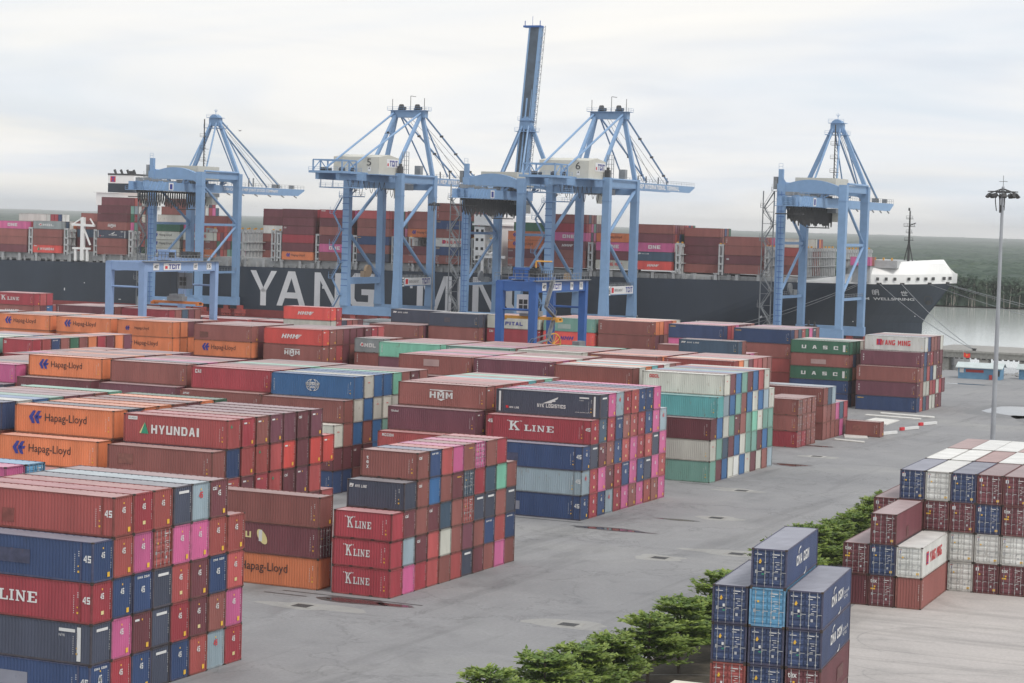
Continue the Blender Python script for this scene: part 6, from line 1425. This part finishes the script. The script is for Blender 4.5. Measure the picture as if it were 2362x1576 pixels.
for s_ in (136.5, 142.8, 150.0, 154.6):
    b = MB(); o_ = off_at(s_, ztop(s_)); b.box(s_ - .7, o_ - .45, ztop(s_) - .05, s_ + .8, o_ + .2, ztop(s_) + .45); sl('fairlead', b, M_DARK)
b = MB(); b.box(131.6, 7, 24, 141.5, 39, 26.4); b.box(127.5, 2.0, 19.5, 134.2, 44, 24.5); sl('breakwater_house', b, M_SHG2)
b = MB()
for k in range(3): b.box(134.2 + k * 2.6, 8, 26.4, 134.7 + k * 2.6, 8.5, 27.2)
sl('cone_box', b, M_YELS)
b = MB(); b.beam((142, 23, 25), (142, 23, 42), .8, .7, w2=.35, h2=.35, up=(0, 1, 0)); b.beam((140.4, 23, 25), (142, 23, 32.5), .3); b.beam((143.6, 23, 25), (142, 23, 32.5), .3)
for z_, r_ in ((32.6, 1.3), (35.0, .9), (37.0, 1.7), (39.4, 1.0)): b.box(142 - r_, 22.2, z_, 142 + r_, 23.8, z_ + .15); railing(b, [(142 - r_, 22.2, z_), (142 + r_, 22.2, z_)], 1.0, .9)
b.beam((142, 23, 37.4), (143.9, 23, 38.2), .3); b.beam((141.7, 23, 42), (141.7, 23, 42.9), .5); sl('foremast', b, M_DARK)
# bridge tower, funnel, provision crane, gangway frame
b = MB(); b.box(4.6, 4, 18, 11.2, 42, 36.6); b.box(3.8, -1, 33.4, 11.8, 47, 34.0); b.box(4.4, -1, 34.0, 10.5, 47, 36.9); b.box(4.4, -.6, 22.0, 8.0, 4.2, 33.0); br = sl('bridge_tower', b, M_SHW)
b = MB()
for k in range(22): b.box(10.5 if False else 4.36, 0 + k * 2.1, 35.0, 4.42, 1.6 + k * 2.1, 36.2)
for k in range(6):
    for z_ in (22.5, 25.4, 28.3, 31.2): b.box(5 + (k % 2) * 1.8, -.66, z_, 5.9 + (k % 2) * 1.8, -.6, z_ + .9)
sl('bridge_window', b, M_DARK, br)
b = MB(); b.beam((7.6, 23, 36.9), (7.6, 23, 44.5), .6); b.box(5.6, 21, 39.4, 9.6, 25, 39.6); b.beam((5.2, 23, 41.0), (10, 23, 41.0), .3); b.tube((9.4, 14, 36.9), (9.4, 14, 38.6), .8, n=10); b.tube((6.2, 30, 36.9), (6.2, 30, 39), 1.0, n=10); sl('radar_mast', b, M_SHW, br)
b = MB(); b.box(-147.5, 16, 36.5, -131, 34, 40.9); b.box(-148.6, 15.6, 40.9, -129.6, 34.4, 41.1); b.box(-143, 17, 20, -132, 36, 36.5); sl('engine_casing', b, M_SHW)
b = MB(); b.box(-143.4, 17, 41.2, -133.0, 29, 44.4); sl('funnel', b, M_HULL)
b = MB(); b.box(-143.4, 17, 44.4, -133.0, 29, 47.3); fu = sl('funnel', b, M_SHW)
b = MB(); b.box(-143.5, 16.9, 47.3, -132.9, 29.1, 47.9)
for k in range(4): b.tube((-142 + k * 2.6, 20, 47.9), (-142.6 + k * 2.6, 20, 49.3), .45, n=8)
b.tube((-138, 24, 47.9), (-138, 24, 49.0), 1.4, n=10); sl('exhaust', b, M_DARK)
b = MB(); P = lambda u, v: (-142.4 + u, 16.94, 44.8 + v); put_poly(b, P, [(0, 0), (2.1, 0), (2.1, 2.1), (0, 2.1)], 3)
for p_ in ([(.3, .2), (1.8, .2), (1.8, .5), (.3, .5)], [(.3, 1.6), (1.8, 1.6), (1.8, 1.9), (.3, 1.9)], [(.8, .5), (1.3, .5), (1.3, 1.6), (.8, 1.6)]): put_poly(b, lambda u, v: (-142.4 + u, 16.91, 44.8 + v), p_, 2)
sl('funnel_emblem', b, SIGNM, fu)
b = MB(); b.beam((-142.6, -.4, 17), (-142.6, -.4, 32.0), 1.3, 1.3, up=(0, 1, 0)); b.beam((-147, -.4, 29.4), (-138, -.4, 29.2), .9, .8); b.beam((-142.6, -.4, 32), (-146.6, -.4, 29.6), .4); b.beam((-142.2, -.4, 28), (-139.6, -.4, 22.4), .5); b.beam((-139.8, -.4, 31.6), (-138.2, -.4, 29.4), .4)
b.box(-146.6, -.9, 20.8, -139.6, .1, 21.5)
for s_ in (-145.4, -142.9, -140.7): b.box(s_ - .4, -.8, 16.8, s_ + .4, 0, 21.0)
sl('provision_crane', b, M_SHW)
b = MB(); b.box(5.2, -.6, 22.8, 15.2, .3, 23.7)
for s_ in (7.4, 13.6): b.box(s_ - .45, -.6, 17.6, s_ + .45, .3, 23.0)
for k in range(4): b.tube((6 + k * 1.9, 0, 24.0), (7.2 + k * 1.9, 0, 24.6), .5, n=8)
sl('gangway_frame', b, M_SHW)
# ropes
def wl(s, y, z): p = Vector(sp(s, z, y)); return p
def rope(a, c, sag, label, r=.085):
    t = thing('mooring_rope', label, 'rope', tuple(a), group='mooring ropes at the bow'); b = MB(); n = 14; pts = []
    for i in range(n + 1):
        f_ = i / n; p = Vector(a).lerp(Vector(c), f_) - Vector((0, 0, sag * 4 * f_ * (1 - f_))); pts.append(p - Vector(a))
    b.path(pts, r, 5); b.build('strand', M_GALV, t)
bow = lambda s: wl(s, off_at(s, 19.4) - .4, 19.3)
rope(bow(136.6), (-136.6, 606.8, 3.4), 1.5, 'slack rope from the ship name down to the jetty bollard')
rope(bow(142.8), (-136.4, 606.8, 3.4), 1.2, 'second rope running from the bow windows to the jetty bollard')
rope(bow(150.2), (-62, 607, 3.4), 2.5, 'lower long rope leaving the bow tip beyond the tall mast')
rope(bow(154.6), (-40, 607, 3.4), 2.5, 'upper long rope leaving the bow tip beyond the tall mast')
rope(bow(155.2), (-38, 612, 3.4), 2.0, 'topmost long rope leaving the bow tip beyond the tall mast')
rope(bow(132.2), (-231, 643.8, .8), 1.6, 'upper rope running back from the forecastle towards the right crane')
rope(bow(131.4), (-236, 643.8, .8), 1.6, 'lower rope running back from the forecastle towards the right crane')
# yellow hatch gear on the quay under the right crane
for i, x in enumerate((-199.5, -189.0)):
    t = thing('spare_spreader', ['left yellow spreader parked on the quay under the right crane', 'right yellow spreader parked on the quay under the right crane'][i], 'spreader', (x, 626, 0), group='spreaders parked on the quay')
    b = MB(); b.box(-4.2, -1, 4.6, 4.2, 1, 5.8); b.box(-4, -.8, 0, -3.2, .8, 4.6); b.box(3.2, -.8, 0, 4, .8, 4.6); b.build('beam', M_YELS, t)
    b = MB(); b.box(-1.6, -1, 5.8, 1.4, 1, 7.2); b.tube((-.8, 0, 7.2), (-.8, 0, 8.6), .35, n=8); b.tube((1, 0, 7.2), (1, 0, 8.2), .3, n=8); b.build('head_block', M_DARK, t)
# hatch covers stacked on the quay
for i, (x, y, w_) in enumerate(((-428, 600, 24), (-322, 596, 22))):
    t = thing('hatch_cover_pile', ['grey pile of hatch covers under the leftmost quay crane', 'grey pile of hatch covers under the crane marked five'][i], 'hatch covers', (x, y, 0))
    for k in range(4): b = MB(); b.box(0, 0, .2 + k * .95, w_ - k * .6, 12, .9 + k * .95); b.build('hatch_cover', M_SHG, t)
# white pickup on the quay
t = thing('service_van', 'small white van driving on the quay before the dark hull', 'van', (-390, 592, 0))
b = MB(); b.box(-2.4, -.95, .5, 2.3, .95, 1.35); b.quad((-1.2, -.9, 1.35), (1.9, -.9, 1.35), (1.6, -.8, 2.25), (-.7, -.8, 2.25)); b.quad((-1.2, .9, 1.35), (-.7, .8, 2.25), (1.6, .8, 2.25), (1.9, .9, 1.35)); b.quad((-.7, -.8, 2.25), (1.6, -.8, 2.25), (1.6, .8, 2.25), (-.7, .8, 2.25)); b.quad((1.9, -.9, 1.35), (1.9, .9, 1.35), (1.6, .8, 2.25), (1.6, -.8, 2.25)); b.quad((-1.2, .9, 1.35), (-1.2, -.9, 1.35), (-.7, -.8, 2.25), (-.7, .8, 2.25)); b.build('body', M_SHW, t)
b = MB(); b.quad((-.9, -.93, 1.45), (1.5, -.93, 1.45), (1.35, -.86, 2.1), (-.55, -.86, 2.1)); b.build('window', M_DARK, t)
for x in (-1.5, 1.5):
    for y in (-.95, .75): b = MB(); b.tube((x, y, .38), (x, y + .2, .38), .38, n=12); b.build('wheel', M_CABLE, t)
# birds
for i, (x, y, z, s_, r_) in enumerate(((-211.4, 400, 52.0, .75, .6), (-308, 500, 56.5, .55, -.3))):
    t = thing('bird', ['dark bird gliding in the open sky left of the twin cranes', 'tiny dark bird in the sky above the left crane'][i], 'bird', (x, y, z), r_, 'birds in the sky')
    b = MB(); b.tube((-.8 * s_, 0, 0), (.5 * s_, 0, .05), .05, .12, n=6); b.tube((.5 * s_, 0, .05), (.8 * s_, 0, .1), .12, .03, n=6); b.build('body', M_CABLE, t)
    for sg in (-1, 1): b = MB(); b.quad((-.2 * s_, 0, 0), (.35 * s_, 0, 0), (.2 * s_, sg * 1.0 * s_, .5 * s_), (-.1 * s_, sg * 1.0 * s_, .5 * s_)); b.quad((-.1 * s_, sg * 1.0 * s_, .5 * s_), (.2 * s_, sg * 1.0 * s_, .5 * s_), (-.25 * s_, sg * 2.0 * s_, .3 * s_)); b.build('wing', M_CABLE, t)
# ---------------------------------------------------------------- the air
mh = bpy.data.materials.new('haze_air'); mh.use_nodes = True; t = mh.node_tree; t.nodes.clear()
vo = N('ShaderNodeVolumePrincipled', t); vo.inputs['Color'].default_value = (.97, .985, 1.0, 1); vo.inputs['Density'].default_value = HAZE; vo.inputs['Anisotropy'].default_value = 0.0
mo = N('ShaderNodeOutputMaterial', t); t.links.new(vo.outputs[0], mo.inputs['Volume'])
b = MB(); b.box(-17000, -300, -9, 10000, 17000, 104); o = b.build('haze', mh); o['kind'] = 'stuff'
print('objects', len(bpy.data.objects), 'tris', sum(len(m.polygons) for m in bpy.data.meshes))
